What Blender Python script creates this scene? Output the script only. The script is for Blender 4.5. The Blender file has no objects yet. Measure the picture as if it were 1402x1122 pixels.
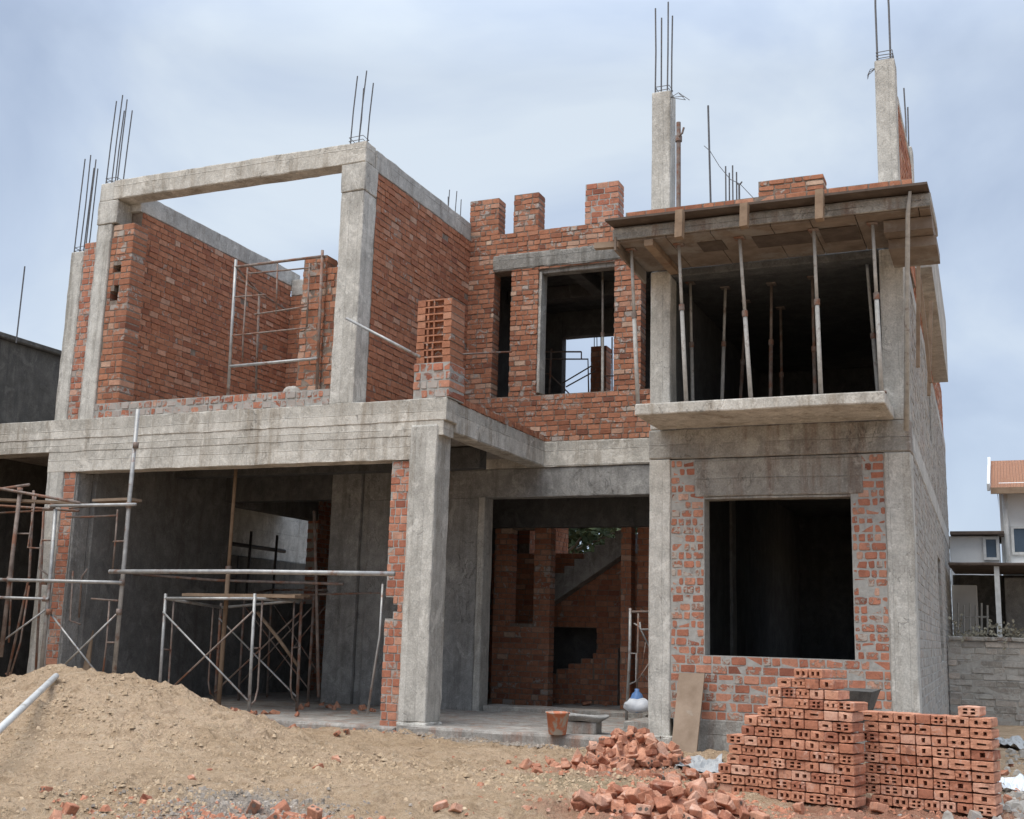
import bpy, bmesh, math, random
import numpy as np
from mathutils import Vector, Matrix, noise

random.seed(7)
scene = bpy.context.scene
col = scene.collection
R = random.random
def U(a, b): return a + (b - a) * random.random()

# ------------------------------------------------------------------ camera frame
YAW, PITCH, ROLL = math.radians(23.318), math.radians(10.953), math.radians(1.6175)
FPX, CX, CY = 1592.4, 701.0, 561.0
CAM = Vector((0, 0, 1.08))
_f = Vector((-math.sin(YAW) * math.cos(PITCH), math.cos(YAW) * math.cos(PITCH), math.sin(PITCH)))
_r = Vector((math.cos(YAW), math.sin(YAW), 0))
_u = _r.cross(_f)
CR = _r * math.cos(ROLL) + _u * math.sin(ROLL)
CU = -_r * math.sin(ROLL) + _u * math.cos(ROLL)
def ray(px, py): return _f + CR * ((px - CX) / FPX) - CU * ((py - CY) / FPX)
def at(px, py, Y):
    d = ray(px, py); return CAM + d * (Y / d.y)
def onz(px, py, Z):
    d = ray(px, py); return CAM + d * ((Z - CAM.z) / d.z)

# ------------------------------------------------------------------ mesh builder
ORG = {}
class MB:
    def __init__(s): s.v, s.f, s.m, s.r = [], [], [], []
    def add(s, vs, fs, m=0, r=0.5):
        b = len(s.v); s.v.extend([tuple(x) for x in vs])
        for q in fs:
            s.f.append([i + b for i in q]); s.m.append(m); s.r.append(r)
        return s
    def box(s, x0, x1, y0, y1, z0, z1, m=0, r=.5):
        vs = [(x, y, z) for z in (z0, z1) for y in (y0, y1) for x in (x0, x1)]
        return s.add(vs, [(0, 2, 3, 1), (4, 5, 7, 6), (0, 1, 5, 4), (2, 6, 7, 3), (0, 4, 6, 2), (1, 3, 7, 5)], m, r)
    def obox(s, c, ax, ay, az, m=0, r=.5):
        c = Vector(c); ax, ay, az = Vector(ax), Vector(ay), Vector(az)
        vs = [c + ax * i + ay * j + az * k for k in (-1, 1) for j in (-1, 1) for i in (-1, 1)]
        return s.add(vs, [(0, 2, 3, 1), (4, 5, 7, 6), (0, 1, 5, 4), (2, 6, 7, 3), (0, 4, 6, 2), (1, 3, 7, 5)], m, r)
    def tube(s, pts, rad, n=8, m=0, r=.5):
        pts = [Vector(p) for p in pts]
        rads = rad if isinstance(rad, (list, tuple)) else [rad] * len(pts)
        vs, fs = [], []
        for i, p in enumerate(pts):
            d = (pts[min(i + 1, len(pts) - 1)] - pts[max(i - 1, 0)]).normalized()
            a = d.orthogonal() if i == 0 else (pa - d * pa.dot(d))
            a.normalize(); pa = a; b = d.cross(a)
            for k in range(n):
                t = 2 * math.pi * k / n
                vs.append(p + (a * math.cos(t) + b * math.sin(t)) * rads[i])
        for i in range(len(pts) - 1):
            for k in range(n):
                k2 = (k + 1) % n
                fs.append((i * n + k, i * n + k2, (i + 1) * n + k2, (i + 1) * n + k))
        fs.append(tuple(reversed(range(n)))); fs.append(tuple(range((len(pts) - 1) * n, len(pts) * n)))
        return s.add(vs, fs, m, r)
    def conc(s, x0, x1, y0, y1, z0, z1, m=0, seg=.12, amp=.006, bev=.014, rot=None):
        def ax(a, b):
            L = b - a; k = min(bev, L * .3); n = max(1, int(round((L - 2 * k) / seg)))
            return [a] + [a + k + (L - 2 * k) * i / n for i in range(n + 1)] + [b]
        X, Y, Z = ax(x0, x1), ax(y0, y1), ax(z0, z1)
        lx, ly, lz = len(X) - 1, len(Y) - 1, len(Z) - 1
        idx, vs, fs = {}, [], []
        def V(i, j, k):
            key = (i, j, k)
            if key not in idx:
                bx, by, bz = i in (0, lx), j in (0, ly), k in (0, lz)
                p = Vector((X[i], Y[j], Z[k]))
                if bx + by + bz > 1:
                    h = bev * .32
                    if bx: p.x += h if i == 0 else -h
                    if by: p.y += h if j == 0 else -h
                    if bz: p.z += h if k == 0 else -h
                    p += noise.noise_vector(p * 11) * amp * 1.3
                p += noise.noise_vector(p * 2.3) * amp
                idx[key] = len(vs); vs.append(p)
            return idx[key]
        for i in range(lx):
            for j in range(ly):
                fs.append((V(i, j, 0), V(i, j + 1, 0), V(i + 1, j + 1, 0), V(i + 1, j, 0)))
                fs.append((V(i, j, lz), V(i + 1, j, lz), V(i + 1, j + 1, lz), V(i, j + 1, lz)))
        for i in range(lx):
            for k in range(lz):
                fs.append((V(i, 0, k), V(i + 1, 0, k), V(i + 1, 0, k + 1), V(i, 0, k + 1)))
                fs.append((V(i, ly, k), V(i, ly, k + 1), V(i + 1, ly, k + 1), V(i + 1, ly, k)))
        for j in range(ly):
            for k in range(lz):
                fs.append((V(0, j, k), V(0, j, k + 1), V(0, j + 1, k + 1), V(0, j + 1, k)))
                fs.append((V(lx, j, k), V(lx, j + 1, k), V(lx, j + 1, k + 1), V(lx, j, k + 1)))
        if rot is not None: vs = [rot @ p for p in vs]
        return s.add(vs, fs, m)
    def build(s, name, mats, parent=None, smooth=False, loc=None):
        o3 = Vector(ORG.get(parent.name, (0, 0, 0))) if parent else Vector(loc or (0, 0, 0))
        me = bpy.data.meshes.new(name)
        v = np.array(s.v, dtype=float) - np.array(o3)
        me.from_pydata(v.tolist(), [], s.f)
        for mt in (mats if isinstance(mats, (list, tuple)) else [mats]): me.materials.append(mt)
        me.polygons.foreach_set('material_index', s.m)
        if smooth: me.polygons.foreach_set('use_smooth', [True] * len(s.f))
        a = me.attributes.new('tone', 'FLOAT', 'FACE'); a.data.foreach_set('value', s.r)
        me.update()
        ob = bpy.data.objects.new(name, me); col.objects.link(ob)
        if parent: ob.parent = parent
        else: ob.location = o3
        ORG[ob.name] = o3
        return ob

def tag(o, label, cat, group=None, kind=None):
    o['label'] = label; o['category'] = cat
    if group: o['group'] = group
    if kind: o['kind'] = kind
    return o
def thing(name, label, cat, loc, group=None):
    o = bpy.data.objects.new(name, None); col.objects.link(o); o.location = loc
    o.empty_display_size = .2
    ORG[o.name] = Vector(loc)
    return tag(o, label, cat, group)

# ------------------------------------------------------------------ materials
class NT:
    def __init__(s, name):
        s.mat = bpy.data.materials.new(name); s.mat.use_nodes = True
        s.t = s.mat.node_tree; s.b = s.t.nodes['Principled BSDF']
        s.b.inputs['Roughness'].default_value = .9
        s.b.inputs['Specular IOR Level'].default_value = .25
        s.co = s.t.nodes.new('ShaderNodeTexCoord').outputs['Object']
    def n(s, typ, **kw):
        nd = s.t.nodes.new('ShaderNode' + typ)
        for k, v in kw.items():
            if k in nd.inputs or isinstance(k, int):
                pass
            else:
                setattr(nd, k, v)
        return nd
    def put(s, sock, v):
        if hasattr(v, 'node'): s.t.links.new(v, sock)
        else: sock.default_value = v
    def noise(s, scale, detail=5, rough=.6, vec=None, dist=0):
        nd = s.n('TexNoise'); s.put(nd.inputs['Vector'], vec or s.co)
        nd.inputs['Scale'].default_value = scale; nd.inputs['Detail'].default_value = detail
        nd.inputs['Roughness'].default_value = rough; nd.inputs['Distortion'].default_value = dist
        return nd.outputs['Fac']
    def vor(s, scale, vec=None, feature='F1'):
        nd = s.n('TexVoronoi', feature=feature); s.put(nd.inputs['Vector'], vec or s.co)
        nd.inputs['Scale'].default_value = scale; return nd.outputs['Distance']
    def sc(s, x, y, z, vec=None):
        nd = s.n('Mapping'); s.put(nd.inputs['Vector'], vec or s.co)
        nd.inputs['Scale'].default_value = (x, y, z); return nd.outputs['Vector']
    def ramp(s, fac, stops):
        nd = s.n('ValToRGB'); s.put(nd.inputs['Fac'], fac); e = nd.color_ramp.elements
        while len(e) < len(stops): e.new(.5)
        for el, (p, c) in zip(e, stops):
            el.position = p; el.color = (c, c, c, 1) if not isinstance(c, tuple) else (*c, 1)
        return nd.outputs['Color']
    def mix(s, f, a, b, mode='MIX'):
        nd = s.n('MixRGB', blend_type=mode); s.put(nd.inputs['Fac'], f)
        for k, v in (('Color1', a), ('Color2', b)):
            s.put(nd.inputs[k], (*v, 1) if isinstance(v, tuple) else v)
        return nd.outputs['Color']
    def math(s, op, a, b=0.0):
        nd = s.n('Math', operation=op); s.put(nd.inputs[0], a); s.put(nd.inputs[1], b); return nd.outputs[0]
    def attr(s, name):
        nd = s.n('Attribute', attribute_name=name); return nd.outputs['Fac']
    def bump(s, h, strength=.5, dist=.02, prev=None):
        nd = s.n('Bump'); s.put(nd.inputs['Height'], h)
        nd.inputs['Strength'].default_value = strength; nd.inputs['Distance'].default_value = dist
        if prev: s.put(nd.inputs['Normal'], prev)
        return nd.outputs['Normal']
    def out(s, color, normal=None, rough=None, metal=None):
        s.put(s.b.inputs['Base Color'], (*color, 1) if isinstance(color, tuple) else color)
        if normal: s.put(s.b.inputs['Normal'], normal)
        if rough is not None: s.put(s.b.inputs['Roughness'], rough)
        if metal is not None: s.b.inputs['Metallic'].default_value = metal
        return s.mat

def concrete(name, lo, hi, stain=(.2, .165, .13), board=0.0, vboard=0.0, stain_amt=.5, pit=1.0, bump=.5):
    t = NT(name)
    big = t.noise(.9, 7, .62); mid = t.noise(5, 6, .65)
    c = t.mix(t.ramp(big, [(.3, 0.), (.7, 1.)]), lo, hi)
    c = t.mix(.45, c, t.mix(t.ramp(mid, [(.4, 0.), (.62, 1.)]), tuple(x * .8 for x in lo), tuple(min(.8, x * 1.1) for x in hi)))
    lns = []
    for amt, sx in ((board, (0, 0, 1)), (vboard, (1, 0.6, 0))):
        if amt:
            sep = t.n('SeparateXYZ'); t.put(sep.inputs[0], t.sc(*sx))
            s1 = t.math('ADD', t.math('ADD', sep.outputs[0], sep.outputs[1]), sep.outputs[2])
            s1 = t.math('ADD', s1, t.math('MULTIPLY', t.noise(1.2, 2), .03))
            wnz = t.n('TexWhiteNoise', noise_dimensions='1D'); t.put(wnz.inputs['W'], t.math('FLOOR', t.math('MULTIPLY', s1, amt)))
            c = t.mix(.3, c, t.ramp(wnz.outputs['Value'], [(0., tuple(x * .7 for x in lo)), (.5, tuple((x + y) / 2 for x, y in zip(lo, hi))), (1., tuple(min(.8, x * 1.12) for x in hi))]))
            ln = t.ramp(t.math('FRACT', t.math('MULTIPLY', s1, amt)), [(.0, 1.), (.035, 0.), (.97, 0.), (1., 1.)])
            lns.append(t.math('MULTIPLY', ln, t.ramp(t.noise(2.2, 3), [(.35, 0.), (.55, 1.)])))
    rough = t.noise(1.7, 8, .75, t.sc(1, 1, .55), 1.4)
    c = t.mix(t.math('MULTIPLY', t.ramp(rough, [(.5, 0.), (.62, 1.)]), .4), c, tuple(x * .64 for x in lo))
    st = t.noise(1.6, 7, .72, t.sc(3.4, 3.4, .3))
    c = t.mix(t.math('MULTIPLY', t.ramp(st, [(.5, 0.), (.64, 1.)]), stain_amt), c, stain)
    dk = t.noise(2.6, 8, .72, dist=.6)
    c = t.mix(t.math('MULTIPLY', t.ramp(dk, [(.56, 0.), (.7, 1.)]), .5), c, tuple(x * .55 for x in lo))
    lt = t.noise(3.4, 8, .7, t.sc(1, 1, .8), .9)
    c = t.mix(t.math('MULTIPLY', t.ramp(lt, [(.55, 0.), (.63, 1.)]), .55), c, tuple(min(.8, x * 1.22) for x in hi))
    pits = t.vor(38)
    pm = t.ramp(pits, [(.06, 1.), (.16, 0.)])
    gate = t.ramp(t.noise(4, 3), [(.52, 0.), (.62, 1.)])
    pm = t.math('MULTIPLY', t.math('MULTIPLY', pm, gate), pit)
    c = t.mix(pm, c, tuple(x * .35 for x in lo))
    cr = t.noise(3.1, 5, .55, t.sc(1, 1, .6), 1.2)
    cr = t.ramp(t.math('ABSOLUTE', t.math('SUBTRACT', cr, .5)), [(.0, 1.), (.007, 0.)])
    cr = t.math('MULTIPLY', cr, t.ramp(t.noise(2.1, 3), [(.5, 0.), (.6, 1.)]))
    c = t.mix(t.math('MULTIPLY', cr, .6), c, tuple(x * .35 for x in lo))
    bl = t.noise(9, 9, .78, t.sc(1, 1, .7), .7)
    c = t.mix(t.math('MULTIPLY', t.ramp(bl, [(.56, 0.), (.61, 1.)]), .3), c, tuple(x * .6 for x in lo))
    c = t.mix(t.math('MULTIPLY', t.ramp(bl, [(.39, 1.), (.44, 0.)]), .3), c, tuple(min(.8, x * 1.2) for x in hi))
    fine = t.noise(60, 4, .7)
    c = t.mix(.22, c, t.ramp(fine, [(.3, (0., 0., 0.)), (.7, (1., 1., 1.))]), 'OVERLAY')
    h = t.math('ADD', t.math('MULTIPLY', mid, .6), t.math('MULTIPLY', fine, .25))
    h = t.math('ADD', h, t.math('MULTIPLY', dk, .7))
    h = t.math('SUBTRACT', h, pm); h = t.math('SUBTRACT', h, t.math('MULTIPLY', cr, .5)); h = t.math('ADD', h, t.math('MULTIPLY', bl, 1.1))
    for ln in lns:
        c = t.mix(t.math('MULTIPLY', ln, .4), c, tuple(x * .45 for x in lo)); h = t.math('ADD', h, t.math('MULTIPLY', ln, .5))
    return t.out(c, t.bump(h, bump, .02), .92)

def brick(name, ramp, smear=.0, smear_col=(.42, .39, .35), bump=.6, sscale=11):
    t = NT(name)
    tone = t.attr('tone')
    c = t.ramp(tone, ramp)
    n1 = t.noise(14, 6, .65); n2 = t.noise(70, 4, .7)
    c = t.mix(.4, c, t.ramp(n1, [(.25, (.2, .2, .2)), (.75, (.82, .82, .82))]), 'OVERLAY')
    c = t.mix(.25, c, t.ramp(n2, [(.25, (.1, .1, .1)), (.75, (.9, .9, .9))]), 'OVERLAY')
    big = t.noise(.8, 4, .6)
    c = t.mix(t.math('MULTIPLY', t.ramp(big, [(.45, 0.), (.75, 1.)]), .25), c, (.2, .085, .06))
    sm = t.noise(sscale, 7, .68, dist=.5)
    sm = t.math('ADD', sm, t.math('MULTIPLY', t.math('SUBTRACT', t.math('FRACT', t.math('MULTIPLY', tone, 37.7)), .5), .22))
    sm = t.math('ADD', sm, t.math('MULTIPLY', t.math('SUBTRACT', t.noise(1.3, 4), .5), .45))
    m = t.ramp(sm, [(.7 - smear * .34, 0.), (.78 - smear * .34, 1.)])
    c = t.mix(t.math('MULTIPLY', m, .85), c, t.mix(n1, tuple(x * .72 for x in smear_col), tuple(x * 1.1 for x in smear_col)))
    h = t.math('ADD', t.math('MULTIPLY', n1, .7), t.math('MULTIPLY', n2, .3))
    h = t.math('ADD', h, t.math('MULTIPLY', m, .5))
    return t.out(c, t.bump(h, bump, .015), .93)

def simple(name, a, b, scale=12, bump=.2, rough=.8, metal=None, detail=6, c3=None, t3=.6, amt3=.7):
    t = NT(name)
    n = t.noise(scale, detail, .65)
    c = t.mix(t.ramp(n, [(.32, 0.), (.68, 1.)]), a, b)
    if c3:
        c = t.mix(t.math('MULTIPLY', t.ramp(t.noise(scale * .45, 7, .7, dist=.4), [(t3, 0.), (t3 + .08, 1.)]), amt3), c, c3)
    return t.out(c, t.bump(n, bump, .01) if bump else None, rough, metal)

M = {}
M['conc'] = concrete('raw_concrete', (.37, .355, .325), (.54, .52, .48), board=3.3, stain_amt=.42)
M['column'] = concrete('column_concrete', (.42, .4, .36), (.6, .577, .525), vboard=7.5, stain=(.2, .175, .14), stain_amt=.55)
M['beam'] = concrete('beam_concrete', (.45, .422, .37), (.655, .62, .555), board=5.0, stain=(.25, .2, .145), stain_amt=.6, bump=.8)
M['plaster'] = concrete('rough_plaster', (.25, .245, .235), (.37, .36, .34), stain=(.13, .12, .11), stain_amt=.5, pit=.6, bump=.8)
M['shaded_plaster'] = concrete('shade_darkened_hall_render', (.085, .085, .085), (.125, .124, .12), stain=(.06, .052, .05), stain_amt=.4, pit=.5, bump=.5)  # indoor shade put into the colour, darker than the outside plaster
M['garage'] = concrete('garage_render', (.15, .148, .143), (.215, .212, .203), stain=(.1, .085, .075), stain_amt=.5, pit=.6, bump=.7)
M['lintel'] = concrete('weathered_lintel', (.2, .19, .17), (.36, .345, .315), stain=(.1, .09, .075), stain_amt=.7, board=7, bump=1.0)
M['patch'] = concrete('patched_render', (.25, .235, .21), (.40, .385, .35), stain=(.19, .13, .1), stain_amt=.75, bump=.8, board=5.5)
M['soffit'] = concrete('slab_soffit', (.3, .275, .25), (.42, .395, .36), stain=(.18, .11, .08), stain_amt=.5, vboard=2.0)
M['floorc'] = concrete('dusty_floor', (.27, .25, .225), (.40, .375, .34), stain=(.27, .14, .09), stain_amt=.7)
M['dark'] = concrete('neighbour_render', (.085, .08, .072), (.14, .132, .118), stain=(.05, .05, .05), stain_amt=.6, pit=.8)
RED = [(0., (.18, .075, .05)), (.05, (.27, .112, .067)), (.4, (.35, .15, .086)), (.8, (.4, .18, .106)), (.94, (.45, .245, .165)), (1., (.48, .34, .25))]
ORA = [(0., (.24, .09, .06)), (.06, (.35, .135, .085)), (.5, (.42, .175, .11)), (.9, (.48, .235, .155)), (1., (.5, .31, .23))]
M['brick'] = brick('facing_brick', [(0., (.24, .095, .06)), (.04, (.3, .122, .073)), (.4, (.35, .148, .083)), (.85, (.395, .175, .102)), (.97, (.44, .23, .15)), (1., (.46, .3, .22))], .1)
M['brickm'] = brick('mortar_smeared_brick', RED, .32)
M['brickw'] = brick('mortar_washed_brick', ORA, .42)
M['brickj'] = brick('daubed_window_brick', ORA, .46, (.43, .4, .35), .8, 22)
M['brickp'] = brick('cement_daubed_brick', ORA, .8, (.4, .39, .36))
M['brickg'] = brick('cement_washed_brick', [(0., (.27, .255, .23)), (.6, (.36, .34, .31)), (1., (.41, .36, .31))], .5, (.42, .405, .37))
M['mortar'] = simple('mortar', (.27, .245, .215), (.42, .395, .355), 18, .7, .95, c3=(.2, .15, .12))
M['mortarb'] = simple('brown_mortar', (.15, .115, .09), (.27, .22, .18), 18, .7, .95, c3=(.34, .3, .26), t3=.57)
M['mortarg'] = simple('grey_mortar', (.30, .29, .265), (.42, .405, .375), 16, .8, .95, c3=(.22, .2, .18))
M['steel'] = simple('galvanised_tube', (.28, .28, .275), (.46, .455, .44), 9, .1, .5, .35, c3=(.2, .085, .045), t3=.56)
M['rusty'] = simple('rusty_tube', (.16, .12, .1), (.3, .25, .22), 10, .25, .75, .2, c3=(.23, .09, .045), t3=.5)
M['rebar'] = simple('rebar_steel', (.1, .1, .105), (.17, .165, .165), 30, .3, .6, .5, c3=(.14, .07, .045))
M['white_tube'] = simple('white_pipe', (.5, .5, .48), (.68, .68, .66), 8, .1, .5, c3=(.36, .33, .28))
M['prop'] = simple('prop_paint', (.34, .325, .30), (.5, .485, .45), 14, .3, .7, c3=(.15, .1, .075), t3=.55)
M['wood'] = simple('formwork_timber', (.2, .135, .09), (.31, .225, .155), 7, .3, .85, c3=(.2, .11, .07))
M['board'] = simple('formwork_board', (.15, .112, .085), (.25, .2, .16), 4, .3, .85, c3=(.27, .25, .225), t3=.52)
M['plank'] = simple('weathered_plank', (.21, .15, .105), (.3, .225, .165), 5, .4, .88, c3=(.34, .3, .25), t3=.58)
M['darkboard'] = simple('dark_plywood', (.075, .056, .045), (.13, .1, .08), 6, .3, .8)
M['white'] = simple('white_render', (.66, .66, .65), (.76, .76, .74), 2.5, .1, .85, c3=(.55, .54, .52))
M['glass'] = simple('window_glass', (.05, .075, .1), (.08, .11, .15), 2, 0, .1)
M['stack_brick'] = None
def stackmat(name='fired_clay', k_=1.0):
    t = NT(name)
    rnd = t.n('ObjectInfo').outputs['Random']
    c = t.ramp(rnd, [(p_, tuple(x * k_ for x in q_)) for p_, q_ in ((0., (.33, .13, .08)), (.12, (.43, .185, .112)), (.5, (.5, .232, .143)), (.85, (.56, .285, .185)), (1., (.6, .35, .25)))])
    n1 = t.noise(18, 6, .65); n2 = t.noise(90, 4, .7)
    c = t.mix(.5, c, t.ramp(n1, [(.25, (.15, .15, .15)), (.75, (.85, .85, .85))]), 'OVERLAY')
    c = t.mix(.25, c, t.ramp(n2, [(.25, (.05, .05, .05)), (.75, (.95, .95, .95))]), 'OVERLAY')
    rv = t.n('VectorMath', operation='ADD'); t.put(rv.inputs[0], t.co); t.put(rv.inputs[1], t.math('MULTIPLY', rnd, 50.0))
    pale = t.ramp(t.noise(11, 6, .7, vec=rv.outputs[0], dist=.5), [(.55, 0.), (.66, 1.)])
    c = t.mix(t.math('MULTIPLY', pale, .6), c, (.62, .42, .33))
    burnt = t.ramp(t.noise(15, 5, .7, vec=rv.outputs[0]), [(.58, 0.), (.66, 1.)])
    c = t.mix(t.math('MULTIPLY', burnt, .55), c, (.16, .07, .05))
    return t.out(c, t.bump(t.math('ADD', n1, t.math('MULTIPLY', n2, .4)), .5, .012), .93)
M['clay'] = stackmat()
M['dusty'] = stackmat('dusty_broken_clay', .84)

def groundmat(name, pile=False):
    t = NT(name)
    n0 = t.noise(.7, 6, .6); n1 = t.noise(4, 7, .68); n2 = t.noise(26, 6, .7); n3 = t.noise(130, 3, .7)
    c = t.mix(t.ramp(n0, [(.35, 0.), (.65, 1.)]), (.53, .372, .232), (.66, .48, .32))
    c = t.mix(t.math('MULTIPLY', t.ramp(n1, [(.5, 0.), (.62, 1.)]), .5), c, (.37, .245, .14))
    c = t.mix(t.math('MULTIPLY', t.ramp(n2, [(.54, 0.), (.66, 1.)]), .5), c, (.27, .175, .11))
    c = t.mix(t.math('MULTIPLY', t.ramp(n2, [(.28, 1.), (.42, 0.)]), .35), c, (.68, .54, .38))
    c = t.mix(.3, c, t.ramp(n3, [(.3, (.1, .1, .1)), (.7, (.9, .9, .9))]), 'OVERLAY')
    if not pile:
        def near(p, r, sx=1, sy=1):
            v = t.sc(sx, sy, 1)
            d = t.n('VectorMath', operation='DISTANCE'); t.put(d.inputs[0], v); d.inputs[1].default_value = (p[0] * sx, p[1] * sy, 0)
            dd = t.math('ADD', d.outputs['Value'], t.math('MULTIPLY', t.math('SUBTRACT', n1, .5), r * 1.5))
            nd = t.n('MapRange'); t.put(nd.inputs[0], dd)
            nd.inputs[1].default_value = r * 1.15; nd.inputs[2].default_value = r * .55
            return nd.outputs[0]
        red = t.mix(n2, (.36, .15, .095), (.5, .24, .16))
        for p, r, a, sx, sy in (((-.7, 8.3), .9, .85, 1, 1), ((-3.1, 9.6), .7, .75, 1, 1), ((-2.2, 7.5), .8, .75, 1, 1), ((-4.4, 6.1), .55, .55, 1, 1.3), ((-4.0, 5.6), .5, .5, 1, 1.3), ((-8.6, 12.2), 1.2, .7, 1, 2), ((0, 9), .6, .6, 1, 1), ((-13, 12), 1.4, .7, 1, 1)):
            c = t.mix(t.math('MULTIPLY', near(p, r, sx, sy), a), c, red)
        grey = t.mix(t.ramp(t.vor(45), [(.1, 0.), (.5, 1.)]), (.2, .17, .14), (.38, .33, .28))
        for p, r, a in (((-4.55, 6.4), .55, .85), ((-2.0, 9.6), .6, .6), ((.5, 10.5), 1.5, .7), ((-5.3, 11.45), .35, .5)):
            c = t.mix(t.math('MULTIPLY', near(p, r), a), c, grey)
        green = t.mix(n2, (.2, .165, .09), (.33, .27, .16))
        c = t.mix(t.math('MULTIPLY', near((-3.1, 8.6), .6, 1, 1.2), .5), c, green)
    n4 = t.noise(11, 6, .7, dist=.8); c = t.mix(t.math('MULTIPLY', t.ramp(n4, [(.55, 0.), (.63, 1.)]), .4), c, (.3, .195, .12))
    c = t.mix(t.math('MULTIPLY', t.ramp(n4, [(.36, 1.), (.44, 0.)]), .45), c, (.7, .56, .4))
    h = t.math('ADD', t.math('MULTIPLY', n1, 1.0), t.math('MULTIPLY', n2, .55))
    h = t.math('ADD', h, t.math('MULTIPLY', n3, .15)); h = t.math('SUBTRACT', h, t.math('MULTIPLY', n4, .6))
    return t.out(c, t.bump(h, 1.0, .1), .97)
M['ground'] = groundmat('sandy_ground')
M['sand'] = groundmat('heaped_sand', True)

# ------------------------------------------------------------------ brick wall
def brickwall(mb, o, u, n, W, H, T, holes=(), ch=.082, bl=.19, gap=.009, proud=.006, jit=.003, rnd=.25, ends=(True, True), miss=0.0, both=False, seed=None, topjit=0.0, keep=None, reveal=True):
    o, u, n = Vector(o), Vector(u).normalized(), Vector(n).normalized()
    Zv = Vector((0, 0, 1))
    def P(a, z, d): return o + u * a + Zv * z + n * d
    us = sorted({0, W} | {min(max(h[0], 0), W) for h in holes} | {min(max(h[1], 0), W) for h in holes})
    zs = sorted({0, H} | {min(max(h[2], 0), H) for h in holes} | {min(max(h[3], 0), H) for h in holes})
    us = [a for i, a in enumerate(us) if i == 0 or a - us[i - 1] > 1e-4]; zs = [a for i, a in enumerate(zs) if i == 0 or a - zs[i - 1] > 1e-4]
    def solid(i, j):
        if i < 0 or j < 0 or i >= len(us) - 1 or j >= len(zs) - 1: return False
        a, z = (us[i] + us[i + 1]) / 2, (zs[j] + zs[j + 1]) / 2
        return not any(h[0] < a < h[1] and h[2] < z < h[3] for h in holes)
    flip = u.cross(Zv).dot(n) < 0
    def quad(*ps):
        mb.add(ps if not flip else list(reversed(ps)), [(0, 1, 2, 3)], 1)
    for i in range(len(us) - 1):
        for j in range(len(zs) - 1):
            if not solid(i, j): continue
            a, b, c, d = us[i], us[i + 1], zs[j], zs[j + 1]
            quad(P(a, c, 0), P(b, c, 0), P(b, d, 0), P(a, d, 0))
            quad(P(b, c, -T), P(a, c, -T), P(a, d, -T), P(b, d, -T))
            if not solid(i - 1, j): quad(P(a, c, -T), P(a, c, 0), P(a, d, 0), P(a, d, -T))
            if not solid(i + 1, j): quad(P(b, c, 0), P(b, c, -T), P(b, d, -T), P(b, d, 0))
            if not solid(i, j - 1): quad(P(a, c, -T), P(b, c, -T), P(b, c, 0), P(a, c, 0))
            if not solid(i, j + 1): quad(P(a, d, 0), P(b, d, 0), P(b, d, -T), P(a, d, -T))
    rows = max(1, int(round(H / ch))); ch = H / rows
    def one(a, b, z0, z1, d0, depth, ea, eb, side=1, tone=None):
        # rounded brick face: outer ring in the wall, inner ring proud
        g = gap / 2
        a0, b0 = a + (g if not ea else -.004), b - (g if not eb else -.004)
        c0, e0 = z0 + g, z1 - g
        if b0 - a0 < .015: return
        k = min(.0045 + .005 * rnd, (b0 - a0) * .3, (e0 - c0) * .32) * U(.5, 1.5)
        j = lambda s=1: U(-jit, jit) * s
        ring = [(a0 + k, c0), (b0 - k, c0), (b0, c0 + k), (b0, e0 - k), (b0 - k, e0), (a0 + k, e0), (a0, e0 - k), (a0, c0 + k)]
        cxm, czm = (a0 + b0) / 2, (c0 + e0) / 2
        tilt = U(-1, 1) * jit * .8; tilz = U(-1, 1) * jit * .8
        outer = [P(x + j(), z + j(), d0 * side * .25 if side > 0 else d0) for x, z in ring]
        inner = []
        for x, z in ring:
            x2 = cxm + (x - cxm) * (1 - .004 / max(.02, (b0 - a0) / 2)); z2 = czm + (z - czm) * .92
            inner.append(P(x2 + j(), z2 + j(), d0 + tilt * (x - cxm) / .1 + tilz * (z - czm) / .04))
        back = [P(x, z, -depth) for x, z in ring]
        vs = outer + inner + back
        fs = [tuple(range(8, 16))] + [(i, (i + 1) % 8, 8 + (i + 1) % 8, 8 + i) for i in range(8)]
        fs += [(16 + i, 16 + (i + 1) % 8, (i + 1) % 8, i) for i in range(8)]
        if depth > T: fs.append(tuple(reversed(range(16, 24))))
        if flip: fs = [tuple(reversed(f)) for f in fs]
        mb.add(vs, fs, 0, R() if tone is None else tone)
    for r in range(rows):
        z0, z1 = r * ch, (r + 1) * ch
        zm = (z0 + z1) / 2
        cut = sorted([(h[0], h[1]) for h in holes if h[2] - ch * .35 < zm < h[3] + ch * .35])
        segs, p = [], 0.0
        for a, b in cut:
            if a > p: segs.append((p, a, p > 0, True))
            p = max(p, b)
        if p < W: segs.append((p, W, p > 0, False))
        for (a, b, ha, hb) in segs:
            ha2 = (ha and reveal) or (not ha and ends[0]); hb2 = (hb and reveal) or (not hb and ends[1])
            x = a - (r % 2) * bl * .5 + U(-.02, .02)
            if x <= a: x0 = a
            while x < b - .001:
                L = bl * U(.93, 1.07) if R() > rnd * .7 else bl * U(.5, .62)
                x2 = x + L
                if b - x2 < bl * .22: x2 = b
                aa, bb = max(a, x), min(b, x2)
                if bb - aa > .02:
                    if R() >= miss and (keep is None or keep((aa + bb) / 2, zm)):
                        fa, fb = ha2 and aa <= a + .001, hb2 and bb >= b - .001
                        tj = U(-topjit, topjit) if r == rows - 1 else 0
                        one(aa, bb, z0 + U(-1, 1) * jit * .5, z1 + tj, proud + U(-jit, jit), (T + .004) if (fa or fb or both) else .012, fa, fb)
                x = x2
    return mb

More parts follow.
